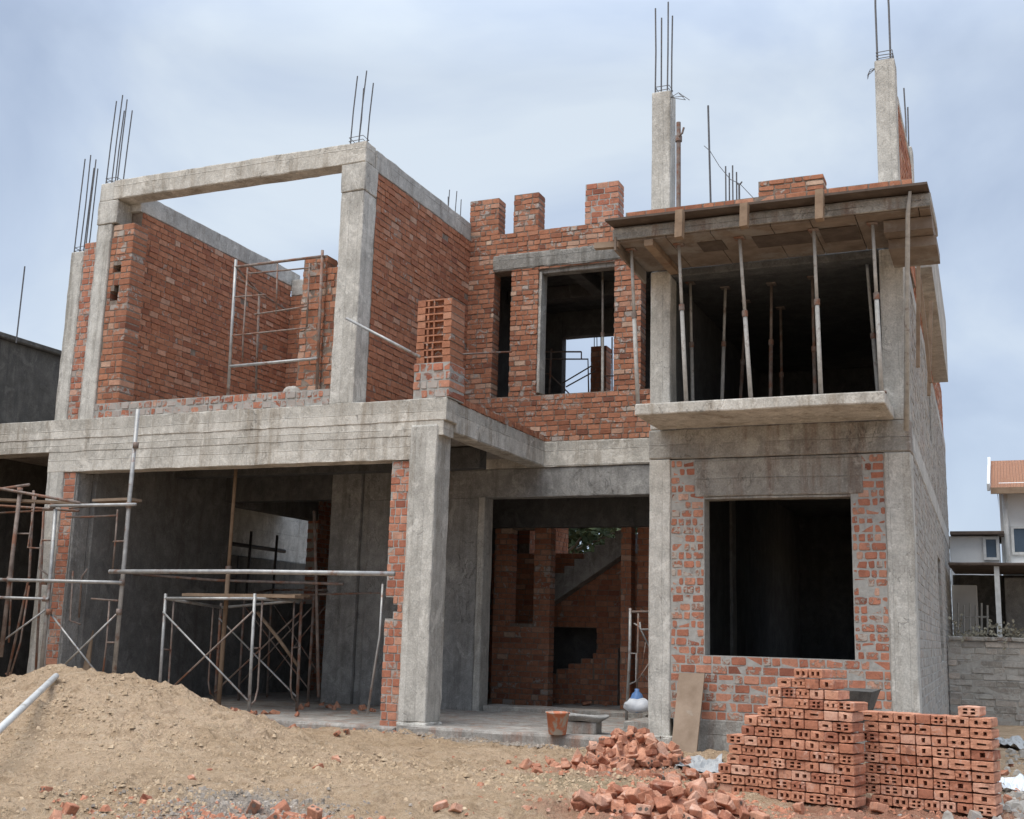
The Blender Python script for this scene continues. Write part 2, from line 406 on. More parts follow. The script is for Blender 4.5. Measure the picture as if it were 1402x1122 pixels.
F = 11.736       # the front plane of the house
MY = 14.8        # the recessed facade plane
HOUSE = (-6.0, 14.0, 0.0)
house = thing('unfinished_house', 'unfinished two storey brick and concrete house with open window holes and rebar on top', 'house', HOUSE)
H = house
def part(mb, name, mats, parent=H, smooth=False): return mb.build(name, mats, parent, smooth)
def cpart(name, mat, *b, parent=H, **k):
    mb = MB(); mb.conc(*b, **k); return part(mb, name, mat, parent)
BM = [M['brick'], M['mortarb']]; BMM = [M['brickm'], M['mortarb']]; BMW = [M['brickw'], M['mortarg']]; BMG = [M['brickg'], M['mortarg']]

def rebars(parent, pts, z0, ztops, lean=(0, 0), rad=.0085):
    for (x, y), zt in zip(pts, ztops):
        mb = MB(); mid = z0 + (zt - z0) * .5
        w = U(-.008, .008)
        mb.tube([(x, y, z0 - .05), (x + lean[0] * .5 + w, y + lean[1] * .5, mid), (x + lean[0] + U(-.012, .012), y + lean[1], zt)], rad, 6)
        part(mb, 'rebar', M['rebar'], parent)
def stirrup(parent, x0, x1, y0, y1, z, n=2, dz=.05):
    mb = MB()
    for k in range(n):
        zz = z + k * dz; q = U(-.01, .01)
        mb.tube([(x0, y0, zz), (x1, y0, zz + q), (x1, y1, zz), (x0, y1, zz - q), (x0, y0, zz + .004)], .005, 5)
    part(mb, 'stirrup', M['rebar'], parent)

# ================================================================== LEFT WING, ground floor
b = MB(); b.conc(-11.78, -11.5, F - .01, F + .32, -.1, 3.04); part(b, 'column', M['column'])
b = MB(); brickwall(b, (-11.5, F + .015, 0), (1, 0, 0), (0, -1, 0), .2, 3.03, .2, ch=.09, bl=.2, gap=.011, rnd=.3, ends=(False, False)); part(b, 'brick_jamb', BMW)
cpart('plaster_wall', M['plaster'], -11.297, -11.27, F + .03, F + .3, 0, 3.03)
cpart('beam', M['beam'], -14.2, -5.865, F - .024, F + .27, 3.469, 3.735, amp=.008, bev=.01)
cpart('beam', M['beam'], -14.2, -5.9, F - .016, F + .25, 3.299, 3.468, amp=.008, bev=.005)
cpart('beam', M['beam'], -11.78, -6.2, F - .012, F + .23, 3.03, 3.298, amp=.007, bev=.008)
# the wide corner column with its swollen foot
b = MB(); b.conc(-6.315, -5.965, F - .04, F + .34, .1, 3.42, amp=.009, bev=.02)
b.conc(-6.33, -5.94, F - .05, F + .36, -.12, .11, amp=.016, bev=.03)
part(b, 'column', M['column'])
b = MB(); brickwall(b, (-6.56, F + .02, .02), (1, 0, 0), (0, -1, 0), .255, 3.0, .24, holes=[(-.01, .1, 1.2, 1.44), (.09, .16, 1.28, 1.36)], ch=.092, bl=.13, gap=.011, rnd=.3, ends=(True, False)); part(b, 'brick_jamb', BMW)
# slabs (upper floor)
cpart('floor_slab', M['soffit'], -14.2, -7.1, F + .24, 20.5, 3.49, 3.715, seg=.8)
cpart('floor_slab', M['soffit'], -7.1, -6.1, F + .24, MY - .001, 3.495, 3.71, seg=.8)
cpart('floor_slab', M['soffit'], -7.1, -3.47, MY + .25, 17.6, 3.49, 3.715, seg=.8)
cpart('beam', M['beam'], -6.11, -5.872, F + .27, MY - .002, 3.365, 3.725, amp=.006)
# hall: the long rendered side wall with its window, back parts
b = MB()
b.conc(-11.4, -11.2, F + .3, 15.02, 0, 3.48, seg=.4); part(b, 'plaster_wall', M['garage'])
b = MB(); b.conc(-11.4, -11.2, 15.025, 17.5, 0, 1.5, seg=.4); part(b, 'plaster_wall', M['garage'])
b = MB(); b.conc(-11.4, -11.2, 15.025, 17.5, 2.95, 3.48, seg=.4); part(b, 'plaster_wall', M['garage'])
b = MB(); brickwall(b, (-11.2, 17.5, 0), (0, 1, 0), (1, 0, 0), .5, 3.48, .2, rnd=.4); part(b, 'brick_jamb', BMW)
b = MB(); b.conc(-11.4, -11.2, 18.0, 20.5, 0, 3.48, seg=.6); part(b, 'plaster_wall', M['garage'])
cpart('plaster_wall', M['shaded_plaster'], -11.4, -8.2, 20.5, 20.7, 0, 3.6, seg=.8)
cpart('beam', M['shaded_plaster'], -11.2, -6.3, 13.6, 13.82, 3.2, 3.485)
cpart('beam', M['shaded_plaster'], -11.19, -9.1, MY, MY + .2, 2.98, 3.485)
b = MB(); b.conc(-9.25, -8.75, MY - .02, MY + .3, 0, 3.485); b.conc(-8.748, -8.62, MY + .05, MY + .3, 0, 3.485); part(b, 'column', M['plaster'])
cpart('plaster_wall', M['plaster'], -8.615, -6.84, MY, MY + .2, 0, 2.96, seg=.35)
cpart('door_jamb', M['column'], -6.835, -6.735, MY - .035, MY + .26, .02, 2.96)
# beam of the recessed facade over the entrance
cpart('beam', M['beam'], -9.1, -3.47, MY - .015, MY + .24, 3.36, 3.715, amp=.008)
cpart('beam', M['plaster'], -8.62, -3.47, MY + .01, MY + .24, 2.955, 3.357, amp=.008)
# ground floors
cpart('floor_slab', M['floorc'], -11.19, -6.32, F - .1, 20.5, -.15, .05, seg=.5, amp=.012, bev=.03)
cpart('porch_floor', M['floorc'], -6.3, -3.47, F - .08, 20.5, -.15, .075, seg=.3, amp=.014, bev=.03)
b = MB(); b.conc(-3.92, -3.47, 12.35, 14.2, .04, .2, amp=.01); part(b, 'step', M['floorc'])
b = MB(); b.conc(-6.7, -4.4, MY + .02, MY + .5, .03, .13, amp=.012); part(b, 'threshold', M['floorc'])

# ================================================================== LEFT WING, upper room
b = MB(); b.conc(-11.79, -11.57, F + .02, F + .3, 3.72, 6.12); c = part(b, 'column', M['column'])
rebars(c, [(-11.77, F + .05), (-11.75, F + .2), (-11.68, F + .06), (-11.66, F + .2), (-11.6, F + .08)], 6.1, [7.5, 7.42, 7.55, 7.4, 7.48], (.03, 0))
stirrup(c, -11.77, -11.6, F + .05, F + .22, 6.14)
b = MB(); brickwall(b, (-11.57, F + .04, 3.73), (1, 0, 0), (0, -1, 0), .22, 2.5, .22, ch=.086, bl=.12, gap=.011, rnd=.3); part(b, 'brick_jamb', BMW)
b = MB(); b.conc(-11.35, -11.1, F, F + .3, 3.725, 6.45); b.conc(-11.36, -11.02, F - .01, F + .3, 6.453, 6.79); b.conc(-11.36, -11.12, F, F + .26, 6.793, 7.06); c = part(b, 'column', M['column'])
rebars(c, [(-11.32, F + .05), (-11.3, F + .2), (-11.23, F + .06), (-11.16, F + .2), (-11.13, F + .06)], 7.04, [8.3, 8.22, 8.38, 8.2, 8.3], (.035, 0))
stirrup(c, -11.33, -11.14, F + .05, F + .22, 7.1)
b = MB(); brickwall(b, (-11.095, F + .03, 3.73), (1, 0, 0), (0, -1, 0), .37, 2.7, .27, holes=[(.06, .2, 1.62, 1.76), (.07, .21, 2.02, 2.12), (.12, .2, 1.76, 1.84)], ch=.086, bl=.17, gap=.013, rnd=.5, ends=(False, True)); part(b, 'brick_pier', BMM)
cpart('beam', M['beam'], -11.115, -7.13, F - .01, F + .24, 6.795, 7.07, amp=.008, bev=.015)
b = MB(); b.conc(-7.455, -7.125, F - .005, F + .3, 3.735, 6.42); b.conc(-7.465, -7.115, F - .015, F + .3, 6.423, 6.79, amp=.009); c = part(b, 'column', M['column'])
rebars(c, [(-7.4, F + .05), (-7.38, F + .2), (-7.28, F + .05), (-7.25, F + .2)], 7.05, [8.0, 7.9, 8.05, 7.95], (.05, 0))
stirrup(c, -7.42, -7.22, F + .05, F + .2, 7.12)
b = MB(); brickwall(b, (-7.13, F + .3, 3.715), (0, 1, 0), (1, 0, 0), MY - F - .3, 3.05, .22, ch=.083, bl=.19, gap=.011, proud=.01, jit=.005, rnd=.3, miss=.008, ends=(False, False), both=False); part(b, 'brick_wall', BM)
c = cpart('beam', M['conc'], -7.36, -7.118, F + .243, MY + .1, 6.768, 7.045, amp=.006)
rebars(c, [(-7.2, 14.2), (-7.26, 14.3), (-7.2, 14.42), (-7.2, 14.6)], 6.8, [7.36, 7.3, 7.42, 7.36], rad=.007)
b = MB(); brickwall(b, (-10.85, F + .3, 3.715), (0, 1, 0), (1, 0, 0), 15.7 - F - .3, 2.97, .22, ch=.083, bl=.19, gap=.011, proud=.01, jit=.005, rnd=.3, miss=.004, ends=(False, False)); part(b, 'brick_wall', BM)
cpart('beam', M['conc'], -11.1, -10.84, F + .243, 15.95, 6.69, 6.955)
b = MB(); brickwall(b, (-10.85, 15.7, 3.715), (1, 0, 0), (0, -1, 0), 3.48, 2.8, .22, ch=.083, bl=.19, gap=.009, rnd=.3, ends=(False, False)); part(b, 'brick_wall', BM)
cpart('beam', M['conc'], -10.838, -7.37, 15.69, 15.94, 6.52, 6.79)
b = MB(); brickwall(b, (-8.02, F + .125, 3.75), (1, 0, 0), (0, -1, 0), .33, 1.93, .24, ch=.088, bl=.17, gap=.013, jit=.006, rnd=.5, ends=(True, True)); brickwall(b, (-7.69, F + .15, 3.75), (1, 0, 0), (0, -1, 0), .21, 1.77, .2, ch=.088, bl=.12, gap=.013, jit=.006, rnd=.5); part(b, 'brick_pier', BMM)
b = MB(); brickwall(b, (-11.3, F + .02, 3.735), (1, 0, 0), (0, -1, 0), 3.83, .2, .2, ch=.1, bl=.14, gap=.02, jit=.006, rnd=.7, topjit=.012); part(b, 'parapet', [M['brickp'], M['mortarg']])
# brick pier on the terrace corner: mortared courses below, open hollow bricks above
b = MB(); brickwall(b, (-6.31, F - .01, 3.737), (1, 0, 0), (0, -1, 0), .46, .42, .4, ch=.1, bl=.15, gap=.02, jit=.006, rnd=.4, both=True); part(b, 'brick_pier', [M['brickp'], M['mortarg']])
b = MB()
for k in range(9):
    z = 4.16 + k * .086; jx, jy = U(-.006, .006), U(-.006, .006); x0, x1 = -6.3 + jx, -5.86 + jx; t = U(.2, .95)
    b.box(x0, x0 + .1, F + jy, F + .36, z, z + .076, 0, t); b.box(x1 - .1, x1, F + jy, F + .36, z, z + .076, 0, U(.3, .9))
    b.box(x0 + .1, x1 - .1, F + jy + .004, F + .36, z + .063, z + .079, 0, U(.5, .95)); b.box(x0 + .1, x1 - .1, F + jy + .05, F + .35, z - .006, z + .064, 0, .1)
    for q in (.13, .2): b.box(x0 + q + U(-.01, .01), x0 + q + .02, F + jy + .006, F + .05, z, z + .062, 0, U(.2, .6))
    b.box(x0 - .004, x1 + .004, F + .02, F + .35, z + .076, z + .084, 1)
part(b, 'brick_pier', BMM)
b = MB()
y = F + .38
while y < MY - .05:
    L = U(.085, .105); b.obox((-5.95 + U(-.006, .006), y + L / 2, 3.725 + .036), (.085, 0, U(-.004, .004)), (U(-.004, .004), L / 2 - .006, 0), (0, 0, .036 + U(-.004, .006)), 0, R()); y += L
b.box(-6.02, -5.885, F + .38, MY - .03, 3.715, 3.775, 1)
part(b, 'brick_coping', BM)

# ================================================================== RECESSED FACADE, upper floor
ux = lambda x: x + 7.14
b = MB(); brickwall(b, (-7.14, MY, 3.715), (1, 0, 0), (0, -1, 0), 3.67, 3.105, .22,
    holes=[(ux(-6.72), ux(-6.44), .671, 2.53), (ux(-6.03), ux(-4.88), .671, 2.51), (ux(-4.5), ux(-3.6), .671, 2.5)],
    ch=.0746, bl=.17, gap=.0115, proud=.008, jit=.0045, rnd=.4, ends=(False, False), topjit=.006); part(b, 'brick_wall', BMM)
cpart('lintel', M['lintel'], -6.745, -4.42, MY - .025, MY + .2, 6.245, 6.5, amp=.012, bev=.03)
cpart('lintel', M['lintel'], -6.03, -4.88, MY + .03, MY + .2, 6.165, 6.24, amp=.006)
for x0, x1, z1, bm in ((-7.14, -6.68, 7.39, BMM), (-6.435, -6.05, 7.4, BMM), (-5.33, -4.84, 7.42, BMW)):
    b = MB(); brickwall(b, (x0, MY - .003, 6.82), (1, 0, 0), (0, -1, 0), x1 - x0, z1 - 6.82, .24, ch=.083, bl=.17, gap=.013, jit=.005, rnd=.5, both=True); part(b, 'brick_pier', bm)
cpart('door_jamb', M['column'], -6.035, -5.985, MY + .02, MY + .25, 4.42, 6.2)

# upper room behind it
cpart('roof_slab', M['shaded_plaster'], -7.35, -3.47, MY + .22, 17.9, 6.42, 6.6, seg=.8)
cpart('beam', M['shaded_plaster'], -7.12, -3.5, 16.2, 16.4, 6.2, 6.415)
cpart('beam', M['shaded_plaster'], -5.7, -5.5, MY + .23, 16.195, 6.2, 6.415)
cpart('plaster_wall', M['shaded_plaster'], -7.3, -7.13, MY + .225, 17.6, 3.72, 6.415, seg=.5)
cpart('plaster_wall', M['shaded_plaster'], -3.6, -3.47, MY + .225, 17.6, 3.72, 6.415, seg=.5)
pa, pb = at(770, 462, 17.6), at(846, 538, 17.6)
b = MB(); b.conc(-7.13, pa.x, 17.6, 17.8, 3.72, 6.415, seg=.4); part(b, 'plaster_wall', M['shaded_plaster'])
b = MB(); b.conc(pa.x + .003, -3.47, 17.6, 17.8, pa.z, 6.415, seg=.4); part(b, 'plaster_wall', M['shaded_plaster'])
b = MB(); b.conc(pb.x, -3.47, 17.6, 17.8, 4.603, pa.z - .003, seg=.4); part(b, 'plaster_wall', M['shaded_plaster'])
b = MB(); b.conc(pa.x + .003, -3.47, 17.6, 17.8, 3.72, 4.6, seg=.4); part(b, 'plaster_wall', M['shaded_plaster'])
p0, p1 = at(808, 474, 17.9), at(829, 474, 17.9)
b = MB(); brickwall(b, (p0.x, 17.95, 3.72), (1, 0, 0), (0, -1, 0), p1.x - p0.x, p0.z - 3.72, .25, ch=.09, bl=.15, rnd=.4, both=True); c = part(b, 'brick_pier', BM)
rebars(c, [(p0.x + .04, 18.0), (p0.x + .09, 18.0), (p0.x + .16, 18.0)], p0.z - .05, [p0.z + .35, p0.z + .4, p0.z + .3], rad=.008)

# ================================================================== ENTRANCE HALL behind the door
cpart('beam', M['shaded_plaster'], -7.6, -4.3, 16.4, 16.6, 2.69, 3.486)
wx = lambda x: x + 7.33
b = MB(); brickwall(b, (-7.33, 16.5, .05), (1, 0, 0), (0, -1, 0), .92, 2.64, .2, holes=[(wx(-7.05), wx(-6.67), 1.2, 2.62)], ch=.083, bl=.19, rnd=.3, gap=.012); part(b, 'brick_wall', BMM)
b = MB(); brickwall(b, (-5.29, 16.5, .05), (1, 0, 0), (0, -1, 0), .15, 2.64, .2, ch=.083, bl=.13, rnd=.3); brickwall(b, (-5.08, 16.62, .05), (1, 0, 0), (0, -1, 0), 1.5, 2.64, .2, ch=.083, bl=.19, rnd=.3); part(b, 'brick_wall', BM)
b = MB(); brickwall(b, (-8.2, 20.5, .05), (1, 0, 0), (0, -1, 0), 4.6, 5.0, .2, holes=[(.15, 1.95, 2.2, 3.6)], ch=.083, bl=.19, rnd=.3); part(b, 'brick_wall', BM)
b = MB(); brickwall(b, (-7.62, 18.6, .05), (0, 1, 0), (1, 0, 0), 1.9, 3.4, .2, ch=.083, bl=.19, rnd=.3, miss=.01); part(b, 'brick_wall', BM)
b = MB(); brickwall(b, (-7.95, 17.8, .05), (1, 0, 0), (0, -1, 0), 2.6, 2.35, .2, ch=.083, bl=.19, rnd=.3, holes=[(.3, 1.85, .1, 1.17)]); part(b, 'brick_wall', BM)
cpart('plaster_wall', M['shaded_plaster'], -7.6, -6.3, 18.45, 18.58, .05, 1.9)  # dark panel added behind the hole, recess shade put into its colour
# staircase: upper concrete flight over a lower brick flight
st = MB()
n = 8; sA, sB = at(745, 799, 17.5), at(856, 722, 17.5); x0 = sA.x; tw = (sB.x - sA.x) / n; tz = (sB.z - sA.z) / n; z0 = sA.z - .4
for k in range(n):
    xa, xb = x0 + k * tw, x0 + (k + 1) * tw; zt = z0 + .4 + (k + .5) * tz
    st.conc(xa, xb, 17.508, 18.49, zt - .34, zt, bev=.006, amp=.003)
for k in range(n):
    xa, xb = x0 + k * tw, x0 + (k + 1) * tw; za = z0 + k * tz
    st.add([(xa, 17.5, za), (xb, 17.5, za + tz), (xb, 17.5, za + tz + .2), (xa, 17.5, za + .2), (xa, 18.5, za), (xb, 18.5, za + tz), (xb, 18.5, za + tz + .2), (xa, 18.5, za + .2)],
           [(0, 1, 2, 3), (7, 6, 5, 4), (0, 4, 5, 1), (3, 2, 6, 7)])
sc_ = part(st, 'staircase', M['plaster'])
st = MB()
for k in range(7):
    xa = -7.0 + k * .2; zt = .36 + k * .085
    brickwall(st, (xa, 17.35, .05), (1, 0, 0), (0, -1, 0), .2, zt, .9, ch=.08, bl=.14, rnd=.3, ends=(True, False), gap=.012)
part(st, 'staircase', BM)

# ================================================================== RIGHT BLOCK, ground floor
b = MB(); b.conc(-3.465, -3.235, F - .005, F + .27, .12, 2.93, amp=.006); b.conc(-3.5, -3.2, F - .05, F + .3, -.15, .13, amp=.016, bev=.03)
part(b, 'column', M['column'])
b = MB(); b.conc(-1.095, -.845, F - .008, F + .26, -.15, 2.93, amp=.007); part(b, 'column', M['column'])
wx = lambda x: x + 3.235
b = MB(); brickwall(b, (-3.235, F + .012, .30), (1, 0, 0), (0, -1, 0), 2.14, .631, .22, ch=.0903, bl=.165, gap=.016, proud=.004, jit=.004, rnd=.3, ends=(False, False))
brickwall(b, (-3.235, F + .012, .932), (1, 0, 0), (0, -1, 0), 2.14, 1.99, .22, holes=[(wx(-2.88), wx(-1.42), -.01, 1.6)], ch=.0875, bl=.128, gap=.021, proud=.003, jit=.005, rnd=.7, ends=(False, False), reveal=False); part(b, 'brick_wall', [M['brickj'], M['mortarg']])
cpart('plinth', M['patch'], -3.2, -1.09, F - .004, F + .2, -.15, .305, amp=.01)
b = MB(); b.conc(-2.98, -1.3, F + .0, F + .215, 2.53, 2.925, amp=.007); b.conc(-2.88, -1.42, F + .02, F + .2, 2.505, 2.528, bev=.004); part(b, 'lintel', M['patch'])
cpart('beam', M['patch'], -3.47, -.84, F - .012, F + .24, 2.933, 3.245, amp=.009)
b = MB(); b.conc(-3.36, -.985, 10.86, F - .014, 3.245, 3.36, seg=.25, amp=.005); part(b, 'balcony_slab', M['beam'])
# the long cement-washed side wall
rotw = Matrix.Translation((-.852, F + .262, 0)) @ Matrix.Rotation(math.radians(1.15), 4, 'Z')
uw = Vector((-math.sin(math.radians(1.15)), math.cos(math.radians(1.15)), 0)); nw = Vector((uw.y, -uw.x, 0))
# right block, upper floor
b = MB(); b.conc(-3.46, -3.24, F, F + .26, 3.248, 5.0); b.conc(-3.46, -3.245, F, F + .24, 5.1, 7.1, amp=.004); c = part(b, 'column', M['column'])
rebars(c, [(-3.43, F + .04), (-3.4, F + .18), (-3.29, F + .04), (-3.28, F + .18)], 7.08, [8.15, 8.1, 8.2, 8.1], (.0, 0), .01)
stirrup(c, -3.43, -3.27, F + .04, F + .2, 7.13)
b = MB()
for q in range(3): b.tube([(-3.25, F + .03, 7.02), (-3.15 + q * .04, F, 7.0 - q * .05 + .05), (-3.02 - q * .06, F - .02, 6.93 + q * .05)], .004, 5)
part(b, 'tie_wire', M['rebar'], c)
b = MB(); b.conc(-1.08, -.85, F, F + .25, 3.248, 5.0); b.conc(-1.06, -.86, F, F + .24, 5.1, 7.06, amp=.004); c = part(b, 'column', M['column'])
rebars(c, [(-1.03, F + .04), (-.9, F + .04)], 7.04, [8.3, 8.3], (0, 0), .011)
stirrup(c, -1.04, -.88, F + .03, F + .2, 7.09, 3, .035)
b = MB()
for q in range(3): b.tube([(-1.05, F + .02, 6.98), (-1.1 - q * .01, F, 6.97 - q * .03), (-1.13, F - .01, 6.9 - q * .02)], .004, 5)
part(b, 'tie_wire', M['rebar'], c)
cpart('floor_slab', M['shaded_plaster'], -3.46, -1.1, F + .23, 23.5, 3.2, 3.35, seg=1.0)
cpart('roof_slab', M['shaded_plaster'], -3.5, -1.02, F + .25, 20.6, 5.02, 5.15, seg=1.0)
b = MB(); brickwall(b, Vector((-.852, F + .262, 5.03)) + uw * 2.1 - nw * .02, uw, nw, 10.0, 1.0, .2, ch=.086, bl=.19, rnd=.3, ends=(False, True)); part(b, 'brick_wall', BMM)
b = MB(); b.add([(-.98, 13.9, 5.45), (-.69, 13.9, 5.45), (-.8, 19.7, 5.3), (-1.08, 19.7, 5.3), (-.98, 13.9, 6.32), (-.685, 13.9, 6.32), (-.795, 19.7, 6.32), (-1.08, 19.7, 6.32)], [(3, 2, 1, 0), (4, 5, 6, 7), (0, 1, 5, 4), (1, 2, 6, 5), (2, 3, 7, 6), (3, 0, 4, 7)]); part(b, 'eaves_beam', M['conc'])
cpart('beam', M['shaded_plaster'], -3.24, -1.085, F + .02, F + .25, 4.93, 5.018)
cpart('plaster_wall', M['shaded_plaster'], -3.45, -3.3, F + .27, 14.81, .06, 3.22, seg=.6)
cpart('plaster_wall', M['shaded_plaster'], -3.45, -3.3, F + .27, 20.5, 3.36, 5.01, seg=.6)
cpart('plaster_wall', M['shaded_plaster'], -3.46, -1.15, 17.0, 17.2, 3.36, 5.01, seg=.6)
cpart('plaster_wall', M['shaded_plaster'], -3.6, -1.15, 20.2, 20.4, .06, 3.22, seg=.6)
cpart('plaster_wall', M['shaded_plaster'], -3.45, -3.3, 15.06, 20.19, .06, 3.22, seg=.6)
cpart('column', M['plaster'], -3.46, -3.27, 14.82, 15.05, .06, 3.19)
cpart('floor_slab', M['floorc'], -3.45, -1.1, F + .22, 20.3, -.1, .06, seg=.8)
# the side wall itself
def sidey(px, py):
    d = ray(px, py); o = Vector((-.852, F + .262, 0)) - CAM
    t = (o.x * nw.x + o.y * nw.y) / (d.x * nw.x + d.y * nw.y); p = CAM + d * t
    return (p - Vector((-.852, F + .262, 0))).dot(uw), p.z
b = MB()
holes = []
for (pxa, pya, pxb, pyb) in ((1283, 760, 1293, 905), (1299, 790, 1303, 908), (1268, 468, 1276, 610), (1256.5, 468, 1259, 495)):
    a0, za = sidey(pxa, pya); b0, zb = sidey(pxb, pyb); holes.append((a0, b0, zb + .15, za + .15))
brickwall(b, Vector((-.852, F + .262, -.15)), uw, nw, 12.2, 5.18, .22, holes=holes, ch=.092, bl=.2, gap=.014, proud=.0035, jit=.003, rnd=.3, ends=(False, True)); part(b, 'brick_wall', BMG)
b = MB(); b.conc(-.235, .012, 0, 12.2, 2.94, 3.2, amp=.005, rot=rotw); b.conc(-.01, .012, 0, 12.2, 4.84, 5.03, amp=.005, rot=rotw); part(b, 'beam', M['conc'])
b = MB(); brickwall(b, (-.865, F + .26, 5.15), (0, 1, 0), (1, 0, 0), 1.7, 1.5, .2, ch=.086, bl=.19, rnd=.3); part(b, 'parapet', BM)
cpart('coping', M['conc'], -1.08, -.855, F + .255, 13.7, 6.655, 6.75)
b = MB(); b.conc(-1.12, -.9, 14.6, 14.85, 5.12, 7.28); c = part(b, 'column', M['conc'])
rebars(c, [(-1.08, 14.65), (-.97, 14.65), (-.95, 14.8)], 7.25, [7.95, 8.1, 7.9], (0, 0), .01)
# canopy slab with formwork still in place
can = cpart('canopy_slab', M['soffit'], -3.55, -.51, 10.71, F - .002, 5.065, 5.16, seg=.3)
b = MB(); b.conc(-3.55, -.515, 10.68, 10.708, 5.02, 5.135, amp=.004, bev=.006); part(b, 'fascia_board', M['patch'], can)
b = MB()
x = -3.5
while x < -.6:
    w = U(.35, .6); x1 = min(x + w, -.52)
    b.box(x + .004, x1 - .004, 10.72, F - .01, 5.0 + U(0, .008), 5.062, 0, R()); x = x1
part(b, 'formwork_panel', M['board'], can)
for (x0, x1, y0, y1) in ((-2.75, -2.5, 10.95, 11.25), (-2.2, -1.65, 10.95, 11.3), (-1.55, -1.2, 10.95, 11.35)):
    b = MB(); b.box(x0, x1, y0, y1, 4.992, 4.998); part(b, 'plywood_patch', M['darkboard'], can)
b = MB()
b.obox((-3.18, 11.2, 4.965), (.045, .0, 0), (-.0, .5, 0), (0, 0, .032)); part(b, 'timber_joist', M['wood'], can)
b = MB(); b.obox((-3.52, 11.2, 4.96), (.012, 0, 0), (0, .53, -.02), (0, 0, .07)); part(b, 'side_board', M['board'], can)
b = MB(); b.box(-.95, -.52, 10.9, 11.6, 4.88, 4.995); b.box(-.93, -.5, 11.1, F - .03, 4.78, 4.875); part(b, 'side_board', M['board'], can)
b = MB(); b.obox((-3.62, 10.72, 4.985), (.13, 0, -.004), (0, .035, 0), (0, 0, .03)); part(b, 'timber_end', M['plank'], can)
b = MB(); b.add([(-3.58, 10.52, 5.172), (-.53, 10.52, 5.165), (-.52, 10.9, 5.162), (-3.54, 10.9, 5.165), (-3.58, 10.52, 5.195), (-.53, 10.52, 5.188), (-.52, 10.9, 5.19), (-3.54, 10.9, 5.193)], [(3, 2, 1, 0), (4, 5, 6, 7), (0, 1, 5, 4), (1, 2, 6, 5), (2, 3, 7, 6), (3, 0, 4, 7)]); part(b, 'eaves_plank', M['darkboard'], can)
b = MB(); brickwall(b, (-3.4, 10.64, 5.196), (1, 0, 0), (0, -1, 0), 2.73, .085, .16, ch=.085, bl=.19, gap=.012, jit=.005, rnd=.3, both=True); part(b, 'parapet', BM, can)
b = MB(); brickwall(b, (-2.07, 10.66, 5.283), (1, 0, 0), (0, -1, 0), .61, .16, .2, ch=.055, bl=.15, gap=.012, jit=.005, rnd=.4, both=True); part(b, 'parapet', BMM, can)
for px, y0, y1 in ((931, 290, 327), (1019.5, 281, 312), (1122.5, 262, 302)):
    a, c2 = at(px, y0, 10.5), at(px, y1, 10.5); b = MB()
    b.obox(((a.x + c2.x) / 2, 10.49, (a.z + c2.z) / 2), (.036, 0, .002), (0, .05, 0), (.004, 0, abs(a.z - c2.z) / 2)); part(b, 'timber_block', M['wood'], can)
for (xx, yy, lean) in ((-.76, 12.3, .02), (-.74, 13.0, -.03), (-.74, 13.8, .03)):
    b = MB(); b.obox((xx, yy, 4.45), (.018, 0, 0), (0, .03, 0), (lean, lean * 2, .57)); part(b, 'timber_strut', M['wood'], can)

# ------------------------------------------------------------------ adjustable props
def prop(top, bot, label, mat=None, name='steel_prop', group='steel props under the canopy', r=.021):
    top, bot = Vector(top), Vector(bot)
    t = thing(name, label, 'prop', bot, group)
    k = bot.lerp(top, U(.5, .62))
    b = MB(); b.tube([bot + Vector((0, 0, .008)), k], r, 10); part(b, 'outer_tube', mat or M['prop'], t, True)
    b = MB(); b.tube([k, top], r * .78, 10); part(b, 'inner_tube', mat or M['prop'], t, True)
    b = MB(); b.tube([k - (top - bot).normalized() * .03, k + (top - bot).normalized() * .03], r * 1.35, 10); part(b, 'collar', M['rusty'], t)
    b = MB(); b.box(bot.x - .045, bot.x + .045, bot.y - .045, bot.y + .045, bot.z, bot.z + .01); part(b, 'base_plate', M['rusty'], t)
    b = MB(); b.box(top.x - .05, top.x + .05, top.y - .05, top.y + .05, top.z - .012, top.z); part(b, 'head_plate', M['rusty'], t)
    return t
for (tx, ty, bx, by, lab) in (
    (864.6, 333, 873.5, 551, 'slim steel prop at the balcony end beside the brick window pier'),
    (929.5, 325, 939.5, 549, 'pale steel prop under the first hanging timber block from the entrance side'),
    (1012.6, 317, 1028, 546, 'pale leaning steel prop under the middle hanging timber block'),
    (1114, 305, 1124, 540, 'pale steel prop below the hanging timber block near the small brick block'),
    (1194.5, 300, 1207, 539, 'brown stained steel prop standing just inside the end of the balcony')):
    a = at(tx, ty, 10.95); c2 = at(bx, by, 10.97); a.z = 4.998; c2.z = 3.362
    prop(a, c2, lab)
a = at(1243, 290, 10.75); c2 = at(1241, 590, F - .1)
b = MB(); b.tube([at(1246, 262, 10.6), at(1243, 292, 10.7), at(1242, 400, 11.2), c2], [.014, .02, .024, .027], 10)
tag(part(b, 'steel_prop', M['prop'], None, True), 'long mortar crusted prop running down past the balcony along the house corner', 'prop', 'steel props under the canopy')
